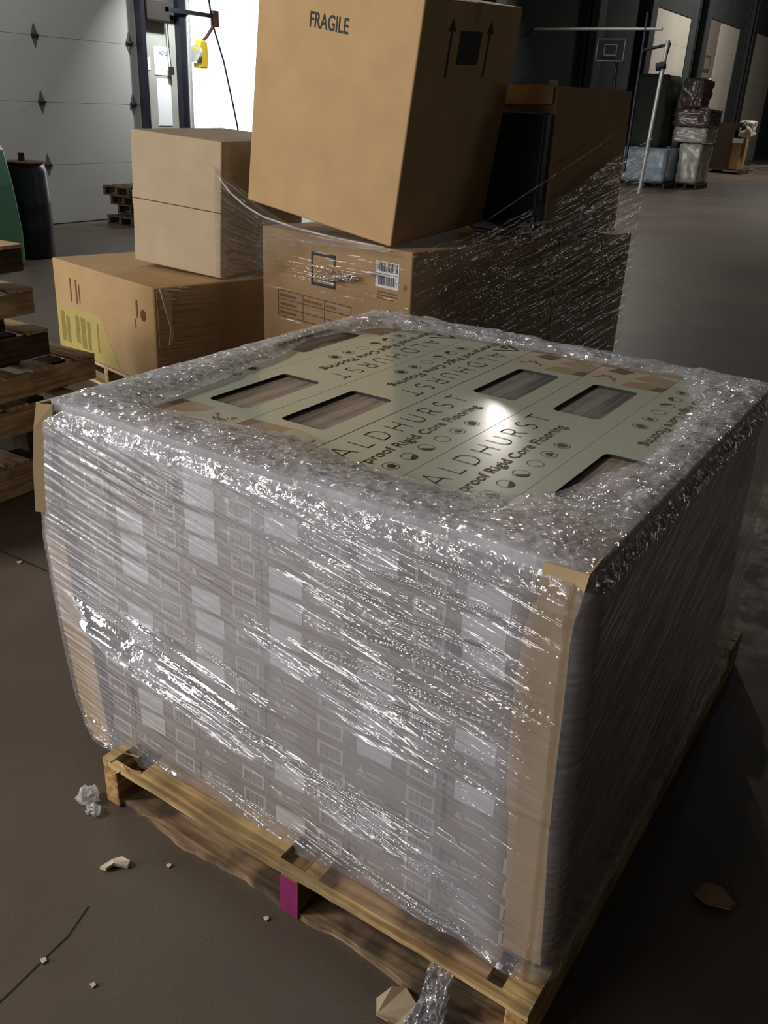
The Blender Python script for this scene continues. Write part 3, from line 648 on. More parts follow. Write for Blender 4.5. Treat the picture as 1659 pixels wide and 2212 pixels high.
def main_wrap():
    per = []  # (x, y, nx, ny, s, side)
    def seg(p, q, n, side, k):
        for i in range(k):
            t = i / k; per.append((p[0] + (q[0] - p[0]) * t, p[1] + (q[1] - p[1]) * t, n[0], n[1], side))
    r = .014
    seg((.02 + r, 0), (1.208 - r, 0), (0, -1), 0, 560)
    for i in range(8): a = -PI / 2 + (PI / 2) * i / 8; per.append((1.208 - r + r * math.cos(a), r + r * math.sin(a), math.cos(a), math.sin(a), 1))
    seg((1.208, r), (1.208, 1.2 - r), (1, 0), 1, 230)
    for i in range(8): a = (PI / 2) * i / 8; per.append((1.208 - r + r * math.cos(a), 1.2 - r + r * math.sin(a), math.cos(a), math.sin(a), 2))
    seg((1.208 - r, 1.2), (.02 + r, 1.2), (0, 1), 2, 160)
    for i in range(8): a = PI / 2 + (PI / 2) * i / 8; per.append((.02 + r + r * math.cos(a), 1.2 - r + r * math.sin(a), math.cos(a), math.sin(a), 3))
    seg((.02, 1.2 - r), (.02, r), (-1, 0), 3, 150)
    for i in range(8): a = PI + (PI / 2) * i / 8; per.append((.02 + r + r * math.cos(a), r + r * math.sin(a), math.cos(a), math.sin(a), 3))
    per = np.array(per); n = len(per)
    xy = per[:, :2]; nn = per[:, 2:4]; side = per[:, 4]
    d = np.linalg.norm(np.roll(xy, -1, 0) - xy, axis=1); s = np.concatenate([[0], np.cumsum(d)[:-1]])
    NS, NT = 320, 110
    ts = np.linspace(0, 1, NS); X = np.zeros((n, NS + NT, 3)); uv = np.zeros((n, NS + NT, 2)); lay = np.zeros((n, NS + NT)); cr = np.zeros((n, NS + NT))
    zbot = np.interp(xy[:, 0], [0, .15, .3, .45, .6, .8, .95, 1.1, 1.25], [.10, .095, .10, .118, .122, .112, .10, .125, .135])
    zbot = zbot + .01 * (vnoise(s * 14, s * 0 + 2) - .5) - .004
    zt = H + .004
    Z = zbot[:, None] + (zt - zbot[:, None]) * ts[None, :]
    Sg = np.repeat(s[:, None], NS, 1); front = (side == 0)[:, None] * np.ones((1, NS)); xx = np.repeat(xy[:, 0:1], NS, 1)
    off = np.full((n, NS), .024)
    # lean of the load (columns run outward towards the foot on the right, inward on the left)
    sh = .028 * (1 - (Z - .13) / .77); shl = np.interp(Z, [.08, .12, .19, .25, .36, .47, .6, .665, .77, .92], [.08, .05, .024, .014, -.002, -.012, -.022, -.014, .002, .03])
    # film sags in from the corner boards between them
    wgt = np.clip(xx / 1.2, 0, 1)
    XB = xx + sh * wgt + shl * np.clip(1 - 1.6 * wgt, 0, 1)
    # streak coordinates: direction about -10 deg on the front
    al = math.radians(-10); ca, sa = math.cos(al), math.sin(al)
    U1 = Sg * ca + Z * sa; V1 = -Sg * sa + Z * ca
    ar = math.radians(24); U2 = Sg * math.cos(ar) + Z * math.sin(ar); V2 = -Sg * math.sin(ar) + Z * math.cos(ar)
    isf = front > 0
    uS = np.where(isf, U1, U2); vS = np.where(isf, V1, V2)
    # wander of streak lines
    vS = vS + .018 * (fbm(uS * 3.0, vS * 4.0, 3) - .45)
    def band(zc0, sl, x0, wd, xa=None, xb=None, e=.12):
        g = np.exp(-((Z - (zc0 + sl * (xx - x0))) / wd) ** 2)
        if xa is not None: g = g * sstep(xa - e, xa + e, xx)
        if xb is not None: g = g * (1 - sstep(xb - e, xb + e, xx))
        return g * isf
    A = band(.455, -.17, .06, .05, None, 1.15); A1 = band(.44, -.15, .16, .03, .14, .62, .06)
    Bn = band(.585, -.13, .62, .055, .62, None); Cn = band(.80, -.26, .80, .06, .72, None); Dn = band(.875, -.08, .9, .04, .6, None); En = band(.68, -.2, .9, .05, .75, None)
    Fb = band(.145, .0, .7, .03); G = band(.33, -.22, .62, .035, .5, 1.15)
    amp = .0007 - .0004 * A1 + .0016 * Bn + .002 * Cn + .0022 * Dn + .002 * En + .0016 * Fb + .002 * G
    ridges = 1 - np.abs(2 * fbm(uS * 2.6, vS * 80, 3) - .9) * 1.6
    fine = fbm(uS * 6, vS * 260, 2)
    off = off + amp * 3.2 * (ridges - .4) + amp * .8 * fine
    # a pulled fold: a pleat whose upper flank leans back
    def pleat(zc0, sl, x0, h, up, dn, xa, xb, e=.08):
        zc = zc0 + sl * (xx - x0) + .006 * np.sin(xx * 21); dz = Z - zc
        g = np.where(dz > 0, np.clip(1 - dz / up, 0, 1), np.clip(1 + dz / dn, 0, 1))
        return h * g * sstep(xa - e, xa + e, xx) * (1 - sstep(xb - e, xb + e, xx)) * isf
    off = off + pleat(.425, -.155, .12, .031, .054, .016, .10, .60, .07) + pleat(.372, -.16, .16, .012, .026, .012, .16, .62, .07) + pleat(.47, -.14, .36, .010, .02, .01, .26, .66) + pleat(.33, -.13, .40, .008, .016, .01, .34, .62)
    off = off + pleat(.345, -.12, .60, .011, .022, .01, .6, 1.0) + pleat(.30, -.12, .70, .015, .03, .012, .70, 1.12) + pleat(.265, -.12, .74, .007, .014, .008, .72, 1.12) + pleat(.56, -.11, .7, .009, .018, .009, .60, 1.12) + pleat(.53, -.11, .7, .006, .012, .008, .7, 1.12) + pleat(.51, -.12, .7, .005, .01, .007, .8, 1.12) + pleat(.60, -.10, .7, .006, .011, .008, .7, 1.05)
    off = off + pleat(.80, -.20, .8, .007, .013, .008, .72, 1.15) + pleat(.77, -.22, .8, .005, .01, .007, .78, 1.15) + pleat(.71, -.2, .8, .006, .012, .008, .74, 1.12) + pleat(.66, -.16, .8, .005, .01, .007, .7, 1.1) + pleat(.62, -.2, .5, .004, .008, .006, .48, .8) + pleat(.74, -.16, .9, .007, .013, .008, .85, 1.15) + pleat(.69, -.12, .9, .006, .012, .008, .8, 1.12) + pleat(.47, -.1, .9, .007, .014, .008, .8, 1.12) + pleat(.83, -.1, .9, .005, .01, .006, .75, 1.1)
    off = off + .006 * np.clip((xx - 1.05) / .1, 0, 1) * isf
    # free lower edge flutters
    low = np.exp(-((Z - zbot[:, None]) / .03) ** 2)
    off = off + low * .008 * (fbm(Sg * 14, Z * 10, 3) - .45) * 2 + .004 * low
    # rounding at the top
    top = sstep(.868, .904, Z); off = off - .020 * top ** 2 * 1.0
    off = np.where(isf, off, np.minimum(off, .034))
    X[:, :NS, 0] = XB + nn[:, 0:1] * off; X[:, :NS, 1] = xy[:, 1:2] + nn[:, 1:2] * off; X[:, :NS, 2] = Z
    uv[:, :NS, 0] = uS; uv[:, :NS, 1] = vS
    # film thickness: clearer below the long diagonal and around the second carton, thicker bands elsewhere
    diag = .40 - .25 * (xx - .1)
    t_ = 1.15 + .35 * fbm(uS * 2, vS * 12, 3)
    t_ = np.where(isf, t_ * (1 - .42 * (1 - sstep(-.05, .02, Z - diag))), t_ * .55)
    clearing = np.exp(-(((xx - .30) / .13) ** 2 + ((Z - .80) / .05) ** 2)) * isf
    t_ = t_ * (1 - .55 * clearing); rgt = sstep(1.10, 1.16, xx) * isf
    t_ = t_ * (1 - .72 * rgt * (1 - .0)); lft = (1 - sstep(.06, .12, xx)) * isf * (1 - sstep(.36, .42, Z)); t_ = t_ * (1 - .75 * lft)
    t_ = t_ + .35 * sstep(.84, .89, Z) * isf
    lay[:, :NS] = t_
    right = sstep(.45, .85, xx) * isf
    cr[:, :NS] = .04 + .62 * sstep(.862, .9, Z) + .45 * low + .05 * right * sstep(.45, .8, Z)
    stk = np.zeros((n, NS + NT)) + .8
    stk[:, :NS] = np.where(isf, (.2 + .45 * right) * (1 - .8 * band(.45, -.155, .12, .045, .06, .6, .05)) + .25 * (Fb + G).clip(0, 1) + .5 * (1 - sstep(.30, .42, Z)) * (1 - sstep(-.03, .05, np.abs(Z - diag) - .05)), .5)
    # top part
    hp = np.array([hole_at(a, b) for a, b in xy]); tt = np.linspace(0, 1, NT + 1)[1:]
    st = X[:, NS - 1, :].copy()
    T = np.repeat(tt[None, :], n, 0)
    hx = hp[:, 0:1]; hy = hp[:, 1:2]
    px = st[:, 0:1] + (hx - st[:, 0:1]) * T; py = st[:, 1:2] + (hy - st[:, 1:2]) * T
    jit = .018 * (fbm(Sg[:, :1] * 9, Sg[:, :1] * 0 + 5, 4) - .45); px = px - nn[:, 0:1] * jit * T; py = py - nn[:, 1:2] * jit * T
    rise = .006 + .012 * np.sqrt(np.clip(T * 5, 0, 1)); rise = rise * (1 - .8 * sstep(.5, 1, T)) + .0012
    isr = (side == 1)[:, None]; back = (side == 2)[:, None]
    cz = fbm(px * 26, py * 26, 4) - .45; fold = np.abs(2 * fbm(px * 9 + py * 5, py * 34 - px * 12, 3) - .9)
    rr_ = fbm((px * .6 + py * .8) * 6, (py * .6 - px * .8) * 90, 3) - .45
    edge = np.clip(T * 6, 0, 1)
    a_ = np.where(isr, 1.5, 1.0) * np.where(back, 1.6, 1.0)
    pz = H + .006 + rise + edge * (1 - .6 * sstep(.8, 1, T)) * (.010 * cz * a_ + .006 * (fold - .4) + .006 * rr_ * a_)
    pz = np.maximum(pz, H + .0022)
    X[:, NS:, 0] = px; X[:, NS:, 1] = py; X[:, NS:, 2] = pz
    uf = px * ca + py * .0 + 0; 
    uv[:, NS:, 0] = np.where(isr, py * .9 + px * .4, px * .98 - py * .17); uv[:, NS:, 1] = np.where(isr, px * .9 - py * .4, py * .98 + px * .17)
    lay[:, NS:] = (2.1 + .5 * fbm(px * 12, py * 12, 3)) * (1 - .45 * T) * np.where(back, .75, 1.0) * np.where(isr, .8, 1.0); cr[:, NS:] = np.where(isr, 1.15, np.where(back, 1.1, .8))
    lay[:, NS:] *= np.where((side == 3)[:, None], .95, 1)
    lay = np.clip(lay, .02, 3)
    o = film_mesh('stretch_wrap', X, uv, lay, cr, closed=True, streaky=np.clip(stk, 0, 1.1))
    tag(o, 'hazy clear stretch film wound round the carton load, glinting in long diagonal folds', 'stretch wrap')
    return o
WR = main_wrap()
# loose twisted tail hanging off the front lower right
def tail(name, pts, wid, parent=None, seed=0, n=60, m=26, amp=.008, mt='film_clear'):
    P = np.array(pts); tq = np.linspace(0, len(P) - 1, n); C = np.stack([np.interp(tq, range(len(P)), P[:, k]) for k in range(3)], 1)
    wq = np.interp(tq, range(len(wid)), wid) if len(wid) > 1 else np.full(n, wid[0])
    X = np.zeros((n, m, 3)); uu = np.linspace(-.5, .5, m)
    for j in range(m):
        X[:, j, 0] = C[:, 0] + uu[j] * wq; nz = vnoise(np.arange(n) * .35 + seed, np.full(n, j * .55 + seed)) - .5
        nz2 = vnoise(np.arange(n) * .8 + seed, np.full(n, j * 1.3 + seed * 2)) - .5
        X[:, j, 1] = C[:, 1] - amp * 2.4 * nz - amp * nz2 - .004; X[:, j, 2] = C[:, 2] + amp * nz2
    X[:, :, 2] = np.maximum(X[:, :, 2], .004)
    uv = np.stack([np.repeat(np.linspace(0, .2, n)[:, None], m, 1), np.repeat(uu[None, :] * .1, n, 0)], -1)
    o = film_mesh(name, X, uv, np.full((n, m), .9), np.full((n, m), 1.0), mat_=M[mt]); 
    if parent is not None: o.parent = parent
    return o
o = tail('wrap_tail', [(1.085, -.035, .115), (1.088, -.09, .11), (1.09, -.10, .06), (1.085, -.105, .02), (1.08, -.15, .008), (1.10, -.19, .006)], [.05, .045, .05, .06, .06, .03], WR, 3, mt='film')
# small wad of film on the floor by the left foot
def wad(name, c, r, label, mt, cat, seed=0, flat=.5):
    rr = random.Random(seed); mb = MB(); n, m = 14, 9
    for j in range(m + 1):
        for i in range(n):
            th = PI * j / m; ph = 2 * PI * i / n; k = r * (1 + rr.uniform(-.45, .35))
            mb.v.append((k * math.sin(th) * math.cos(ph) * 1.2, k * math.sin(th) * math.sin(ph), max(0.001, r * flat * .9 + k * flat * math.cos(th))))
    for j in range(m):
        for i in range(n): q = (i + 1) % n; mb.f.append((j * n + i, (j + 1) * n + i, (j + 1) * n + q, j * n + q)); mb.m.append(0)
    o = obj(name, mb, mt, loc=c); tag(o, label, cat); return o
simple_film = simple('crumpled_film', (.75, .76, .78, 1), .12, .8); simple_film.node_tree.nodes['Principled BSDF'].inputs['Alpha'].default_value = .42
wad('film_scrap', (.165, -.105, 0), .022, 'crumpled clear film scrap on the floor beside the left pallet runner', simple_film, 'film scrap', 1, .8)
wad('film_scrap', (.205, -.125, 0), .014, 'small clear film scrap on the floor just in front of the left pallet runner', simple_film, 'film scrap', 2, .8)

# --- scraps on the floor
def shard(name, pts, z0, z1, m, label, cat, lift=.0, M_=None):
    c = (sum(p[0] for p in pts) / len(pts), sum(p[1] for p in pts) / len(pts)); mb = MB()
    k = len(pts); base = [(a - c[0], b - c[1], .001 + lift * ((i % 3) * .5)) for i, (a, b) in enumerate(pts)]
    mb.v = base + [(x, y, z + (z1 - z0)) for x, y, z in base]; mb.f = [tuple(range(k))[::-1], tuple(range(k, 2 * k))] + [(i, (i + 1) % k, k + (i + 1) % k, k + i) for i in range(k)]; mb.m = [0] * len(mb.f)
    o = obj(name, mb, m, loc=(c[0], c[1], 0)); tag(o, label, cat); return o
shard('cardboard_scrap', [(.985, -.130), (1.005, -.16), (1.03, -.162), (1.04, -.155), (1.056, -.145), (1.055, -.105), (1.045, -.088), (1.02, -.084), (1.0, -.10)], 0, .003, M['cardboard_pale'], 'torn tan cardboard scrap on the floor in front of the pallet', 'cardboard scrap', .012)
shard('cardboard_scrap', [(1.40, .46), (1.43, .445), (1.475, .455), (1.48, .485), (1.445, .51), (1.41, .495)], 0, .003, M['cardboard_dark'], 'brown cardboard scrap on the dark floor right of the load', 'cardboard scrap', .01)
shard('paper_scrap', [(.345, -.225), (.36, -.222), (.365, -.205), (.39, -.19), (.385, -.178), (.365, -.182), (.35, -.195)], 0, .008, M['torn'], 'crumpled pale paper scrap alone on the floor left of the pallet', 'paper scrap', .006)
for (x, y, r, lb) in ((.453, -.133, .005, 'tiny pale chip on the floor just right of the crumpled paper'), (.707, -.114, .005, 'tiny pale chip on the floor below the magenta runner'), (.43, -.43, .006, 'tiny white chip lying on the floor crack at the left'), (.545, -.41, .005, 'tiny white chip on the floor at the bottom left corner'), (-.93, .50, .008, 'tiny white chip on the floor crack left of the load')):
    shard('debris_chip', [(x - r, y - r * .5), (x + r, y - r), (x + r * 1.3, y + r * .4), (x, y + r)], 0, .003, M['torn'], lb, 'debris')
# saw-cut joints and cracks in the slab
def crack(n, pts, wd):
    mb = MB()
    for (a, b) in zip(pts[:-1], pts[1:]):
        a = Vector(a); b = Vector(b); d = (b - a).normalized(); p = Vector((-d.y, d.x)) * wd / 2
        mb.face([(*(a - p), .0012), (*(b - p), .0012), (*(b + p), .0012), (*(a + p), .0012)])
    struct('trim_%d' % n, mb, simple('floor_joint', srgb(34, 28, 24), .9) if 'floor_joint' not in bpy.data.materials else bpy.data.materials['floor_joint'])
crack(10, [(.47, -.8), (.445, -.62), (.436, -.5), (.428, -.42), (.424, -.37), (.40, -.30)], .003)
crack(11, [(-3.0, .62), (-1.5, .535), (-1.054, .512), (-.775, .519), (-.3, .55)], .006)

# ------------------------------------------------------------------ boxes on the second pallet
def frame_obj(name, pos, deg, label, cat, group=None):
    yaw, tx, ty = [math.radians(a) for a in deg]
    Rm = Matrix.Rotation(yaw, 4, 'Z') @ Matrix.Rotation(tx, 4, 'X') @ Matrix.Rotation(ty, 4, 'Y')
    return empty(name, pos, Rm.to_euler(), label=label, cat=cat, group=group)
def carton_shell(root, w_, d, h, m, taped=True, name='box_body', ys=1):
    mb = MB(); mb.box((-w_, 0, 0), (0, d, h)); o = obj(name, mb, m, root, bevel=.008, seg=3); return o
def on_front(x0, z0, off=.0012): return lambda a, b, c: (x0 + a, -off - c, z0 + b)
def on_right(y0, z0, off=.0012): return lambda a, b, c: (off + c, y0 + a, z0 + b)
def text_on(root, name, body, f, size, width, m, bold=0.0):
    mb = text_mb(body, size, 1, bold); wd = max(v[0] for v in mb.v); mb.v = [(a * width / wd, b, 0) for a, b, _ in mb.v]
    return obj(name, xf(mb, f, 0), m, root)
T = frame_obj('cardboard_box', (-.488, 2.078, .956), (-.56, 3.05, 8.47), 'tall leaning brown cardboard box printed FRAGILE, topmost of the wrapped boxes', 'box')
carton_shell(T, .788, .783, .90, M['cardboard'])
text_on(T, 'fragile_lettering', 'FRAGILE', on_front(-.519, .731), .076, .192, M['ink'], .0012)
mb = MB()
for y in (.22, .525):
    f = on_right(y, .635); mb.prism([(-.006, 0), (.006, 0), (.006, .16), (-.006, .16)], 0, .0006, 0, f); mb.prism([(-.028, .16), (.028, .16), (0, .205)], 0, .0006, 0, f)
f = on_right(.29, .68); mb.prism([(0, 0), (.17, 0), (.17, .12), (0, .12)], 0, .0006, 0, f)
obj('arrow_print', mb, M['ink'], T)
mb = MB(); mb.box((-.788, .38, .9005), (0, .43, .902)); mb.box((.0005, .385, .83), (.0015, .425, .901)); obj('tape_strip', mb, M['tape'], T)

LC = frame_obj('cardboard_box', (-.357, 2.055, .13), (-12.55, 0, -.74), 'wide brown cardboard box with black square print and barcode under the tall FRAGILE box', 'box')
carton_shell(LC, 1.013, 1.0, .821, M['cardboard_dark'])
mb = MB(); z = .0008
def bar(x0, z0, x1, z1, root_mb, m=0): root_mb.box((x0, -.0014, z0), (x1, -.0002, z1), m)
bar(-.640, .600, -.626, .748, mb); bar(-.640, .734, -.470, .748, mb); bar(-.484, .700, -.470, .748, mb); bar(-.640, .600, -.470, .614, mb); bar(-.484, .600, -.470, .640, mb)
obj('square_print', mb, M['ink'], LC)
text_on(LC, 'faded_lettering', 'GRAN', on_front(-.602, .662), .04, .19, M['faint_ink'])
mb = MB(); mb.box((-.211, -.0016, .657), (-.071, -.0004, .765)); lb = obj('shipping_label', mb, M['white_label'], LC)
mb = MB(); x = -.206
while x < -.077:
    wv = rnd.choice((.0015, .003, .005)); mb.box((x, -.0024, .724), (x + wv, -.0016, .762)); 
    if x > -.2 and x < -.085: mb.box((x, -.0024, .668), (x + wv, -.0016, .706))
    x += wv + rnd.choice((.002, .003, .005))
mb.box((-.205, -.0024, .713), (-.08, -.0016, .715))
obj('barcode', mb, M['ink'], lb)
mb = MB()
for zz in (.638, .625, .612): mb.box((-.20, -.0014, zz - .003), (-.078 - (.02 if zz == .612 else 0), -.0002, zz + .003))
obj('fine_print', mb, M['faint_ink'], LC)
mb = MB()
for zz in (.418, .458, .499, .54): mb.box((-.888, -.0014, zz - .0015), (-.36, -.0002, zz + .0015))
for xx_ in (-.888, -.70, -.545, -.362): mb.box((xx_ - .0015, -.0014, .418), (xx_ + .0015, -.0002, .54))
obj('table_print', mb, M['brown_ink'], LC)
for k, (tx, tz) in enumerate(((-.875, .511), (-.875, .470), (-.875, .43), (-.69, .511), (-.535, .511))):
    mb = MB()
    for q in range(5 if k != 4 else 3): mb.box((tx + q * .026, -.0014, tz), (tx + q * .026 + .02, -.0002, tz + .012))
    obj('table_text', mb, M['faint_ink'], LC)
# second box behind it along the right side
ex = Vector((math.cos(math.radians(-12.55)), math.sin(math.radians(-12.55)), 0)); ey = Vector((-ex.y, ex.x, 0)); OL = Vector((-.357, 2.055, 0))
def PL(lx, ly, z): return OL + ex * lx + ey * ly + Vector((0, 0, z))
LB = frame_obj('cardboard_box', tuple(PL(0, 1.01, .13)), (-12.55, 0, 0), 'brown cardboard box at the far right end of the second pallet, under the open box', 'box')
carton_shell(LB, 1.0, .62, .81, M['cardboard_dark'])
LX = frame_obj('cardboard_box', tuple(PL(-.0, .0, 0)), (0, 0, 0), 'x', 'box'); bpy.data.objects.remove(LX)
# open box on top at the back right
RB = frame_obj('cardboard_box', tuple(PL(-.01, .874, .953)), (-12.39, .3, -1.3), 'open-topped brown cardboard box behind the tall FRAGILE box', 'box')
w_, d_, h_ = .72, .60, .645; t_ = .006
mb = MB(); mb.box((-w_, 0, 0), (0, d_, t_)); mb.box((-w_, 0, 0), (-w_ + t_, d_, h_)); mb.box((-t_, 0, 0), (0, d_, h_)); mb.box((-w_ + t_, 0, 0), (-t_, t_, h_)); mb.box((-w_ + t_, d_ - t_, 0), (-t_, d_, h_))
obj('box_body', mb, M['cardboard_dark'], RB)
mb = MB(); mb.box((-.40, -.018, h_ - .075), (-.012, -.012, h_ + .004)); obj('folded_flap', mb, M['cardboard'], RB)
mb = MB(); mb.box((-.05, -.005, h_ - .01), (-.004, .004, h_ + .022)); obj('flap_tab', mb, M['cardboard_pale'], RB)

DB = frame_obj('shade_block', tuple(PL(-.42, .80, .958)), (-12.55, 0, 0), 'added dark navy block standing in for shade between the tall box and the open box', 'shade block')  # added dark block, stands in for the shade behind the tall box
mb = MB(); mb.box((0, 0, 0), (.40, .05, .53)); obj('shade_block_body', mb, simple('shade_navy', srgb(22, 24, 30), .5), DB, bevel=.012, seg=3)
# the pallet beneath
def build_pallet(name, w_, d, h, m_s, m_b, label, cat='pallet', nb=6, group=None, skirt=None):
    root = empty(name, label=label, cat=cat, group=group); bt = .018
    for i in range(3):
        x = (w_ - .04) * i / 2; mb = MB(); mb.box((x, .002, bt), (x + .04, d - .002, h - bt)); obj('stringer', mb, m_s, root, bevel=.003)
    for i in range(nb):
        y = (d - .1) * i / (nb - 1); mb = MB(); j = rnd.uniform(-.006, .006); mb.box((j, y, h - bt), (w_ + j, y + .1, h)); obj('top_board', mb, m_b, root, bevel=.003)
    for i in range(3):
        y = (d - .1) * i / 2; mb = MB(); mb.box((0, y, 0), (w_, y + .1, bt)); obj('bottom_board', mb, m_b, root, bevel=.003)
    return root
P2_ = build_pallet('wooden_pallet', 1.05, 1.68, .128, M['dark_wood'], M['dark_wood'], 'wooden pallet under the wrapped brown boxes behind the load'); P2_.location = PL(-1.03, -.02, 0); P2_.rotation_euler = (0, 0, math.radians(-12.55))

Bx = frame_obj('cardboard_box', (-1.735, 1.908, .13), (-11.5, -.74, -.09), 'brown cardboard box with yellow label and torn corner, lowest at the left', 'box')
carton_shell(Bx, 1.051, .9, .502, M['cardboard'])
mb = MB(); mb.prism([(-1.045, .012), (-.37, .012), (-.55, .27), (-1.04, .25)], .0002, .0012, 0, lambda a, b, c: (a, -c, b)); yl = obj('yellow_label', mb, M['yellow_label'], Bx)
mb = MB(); q = lambda x0, z0, x1, z1: mb.box((x0, -.002, z0), (x1, -.0013, z1))
q(-1.0, .05, -.955, .22); q(-.94, .05, -.90, .2); q(-.83, .07, -.79, .22); q(-.77, .05, -.72, .22); q(-.70, .05, -.665, .21); q(-.59, .06, -.575, .22)
obj('label_text', mb, M['olive_label'], yl)
mb = MB(); q(-.862, .29, -.85, .42); q(-.80, .29, -.785, .42); q(-.765, .30, -.755, .40); q(-.17, .33, -.155, .42); q(-.185, .27, -.178, .32)
obj('box_text', mb, M['faint_ink'], Bx)
mb = MB(); mb.prism([(.026 * math.cos(2 * PI * i / 14) - .104, .03 * math.sin(2 * PI * i / 14) + .352) for i in range(14)], .0002, .0014, 0, lambda a, b, c: (a, -c, b)); obj('round_mark', mb, M['red_mark'], Bx)
mb = MB(); mb.prism([(.03, .50), (.10, .47), (.088, .36), (.098, .24), (.07, .22), (.082, .3), (.06, .38)], .002, .012, 0, lambda a, b, c: (c, a, b)); obj('torn_flap', mb, M['torn'], Bx)
mb = MB(); mb.prism([(.015, .49), (.06, .48), (.055, .38), (.07, .24), (.02, .21)], .001, .004, 0, lambda a, b, c: (c, a, b)); obj('torn_patch', mb, M['cardboard'], Bx)
Mx = frame_obj('cardboard_box', (-1.683, 2.329, .634), (5.53, .4, 3.0), 'pale brown cardboard box with horizontal seam, standing on the yellow-labelled box', 'box')
carton_shell(Mx, .577, .75, .655, M['cardboard_pale'])
mb = MB(); mb.box((-.577, -.0012, .321), (-.002, -.0002, .326), 1); mb.box((-.577, -.0008, .29), (-.002, -.0001, .36), 0); obj('tape_seam', mb, [M['cardboard_pale'], M['brown_ink']], Mx)
P3_ = build_pallet('wooden_pallet', 1.05, 1.2, .128, M['old_wood'], M['old_wood_x'], 'wooden pallet under the box with the yellow label')
P3_.location = (-1.735 - 1.04, 1.93 + .19, 0); P3_.rotation_euler = (0, 0, math.radians(-11.5))

# film on the second pallet: front and right side of the boxes
def sheet(name, fpos, na, nb, ang, label=None, parent=None, layers=.6, amp=.002, mt='film_clear', pleats=(), cr=.2):
    a = np.repeat(np.linspace(0, 1, na)[:, None], nb, 1); b = np.repeat(np.linspace(0, 1, nb)[None, :], na, 0)
    P, nrm, su, sv = fpos(a, b)
    ca, sa = math.cos(ang), math.sin(ang); u = su * ca + sv * sa; v = -su * sa + sv * ca
    v = v + .03 * (fbm(u * 2, v * 2, 2) - .4)
    off = amp * 3 * (1 - np.abs(2 * fbm(u * 2.4, v * 60, 3) - .9) * 1.6) + amp * fbm(u * 5, v * 190, 2)
    for (v0, u0, u1, h, up, dn) in pleats:
        dz = v - v0; g = np.where(dz > 0, np.clip(1 - dz / up, 0, 1), np.clip(1 + dz / dn, 0, 1)); off = off + h * g * sstep(u0 - .06, u0 + .06, u) * (1 - sstep(u1 - .06, u1 + .06, u))
    X = P + nrm * off[..., None]
    o = film_mesh(name, X, np.stack([u, v], -1), layers * (.7 + .8 * fbm(u * 2, v * 14, 3)), np.full(a.shape, cr), mat_=M[mt], parent=parent, streaky=np.full(a.shape, .3 if name == 'front_film' else (.28 if label and 'dark right side' in label else .6)))
    if label: tag(o, label, 'stretch wrap')
    return o
exn = np.array(ex); eyn = np.array(ey); OLn = np.array(OL)
def f_right(a, b):
    ly = -.03 + a * 1.655; zt = np.interp(ly, [0, .3, .7, 1.0, 1.3, 1.67], [.97, 1.0, 1.07, 1.17, 1.30, 1.42]); z = .12 + b * (zt - .12)
    lx = .022 + .0 * a - .05 * sstep(.97, 1.1, z) * (1 - sstep(.75, .9, ly))
    P = OLn + lx[..., None] * exn + ly[..., None] * eyn + z[..., None] * np.array([0, 0, 1.]); return P, np.broadcast_to(exn, P.shape), ly, z
W2 = sheet('stretch_wrap', f_right, 330, 260, math.radians(14), 'thin clear film over the dark right side of the brown boxes', layers=.5, amp=.0035, pleats=[(.74, .6, 1.7, .009, .03, .02), (.52, .9, 1.7, .012, .03, .02), (.60, 1.0, 1.6, .012, .03, .02), (.44, 1.1, 1.7, .02, .025, .02), (.35, 1.2, 1.7, .015, .02, .02), (.66, .9, 1.5, .02, .03, .02)])
def f_front(a, b):
    lx = -1.03 + a * 1.06; zt = np.interp(lx, [-1.03, -.9, -.6, 0, .03], [1.0, .97, .955, .955, .96]); z = .13 + b * (zt - .13); ly = -.022 + 0 * a
    P = OLn + lx[..., None] * exn + ly[..., None] * eyn + z[..., None] * np.array([0, 0, 1.]); return P, np.broadcast_to(-eyn, P.shape), lx, z
sheet('front_film', f_front, 220, 170, math.radians(1), None, W2, layers=.06, amp=.0008, pleats=[(.80, -.85, -.3, .012, .022, .008), (.775, -.8, -.4, .012, .02, .008), (.825, -.45, -.2, .008, .014, .006)], cr=.05)
# film slung from the pale box to the foot of the tall box
def f_sling(a, b):
    top = [(-1.70, 2.32, 1.18), (-1.55, 2.27, 1.13), (-1.25, 2.18, 1.03), (-.95, 2.09, .965), (-.45, 2.03, .955)]
    bot = [(-1.69, 2.31, .64), (-1.62, 2.29, .62), (-1.36, 2.235, .60), (-1.34, 2.23, .60), (-1.33, 2.225, .60)]
    bot = [(-1.69, 2.31, .64), (-1.55, 2.27, .64), (-1.35, 2.20, .70), (-1.0, 2.14, .90), (-.46, 2.03, .945)]
    t = a * 4; g = lambda L_, k: np.interp(t, range(5), [p[k] for p in L_])
    P = np.stack([g(bot, k) + (g(top, k) - g(bot, k)) * b for k in range(3)], -1); n_ = np.broadcast_to(np.array([.2, -.96, .2]), P.shape)
    return P, n_, a * 1.2, b * .5
sheet('sling_film', f_sling, 160, 90, math.radians(0), None, W2, layers=.32, amp=.0022, pleats=[(.485, .0, 1.3, .010, .012, .012)], cr=.1)
hem = MB()
HP = [(-1.66, 2.31, 1.14), (-1.60, 2.27, 1.115), (-1.50, 2.22, 1.075), (-1.36, 2.17, 1.03), (-1.22, 2.13, 1.0), (-1.0, 2.10, .975), (-.75, 2.07, .962), (-.5, 2.045, .957)]
hem.path(HP, .0045, 8); obj('rolled_hem', hem, simple_film, W2, smooth=True)
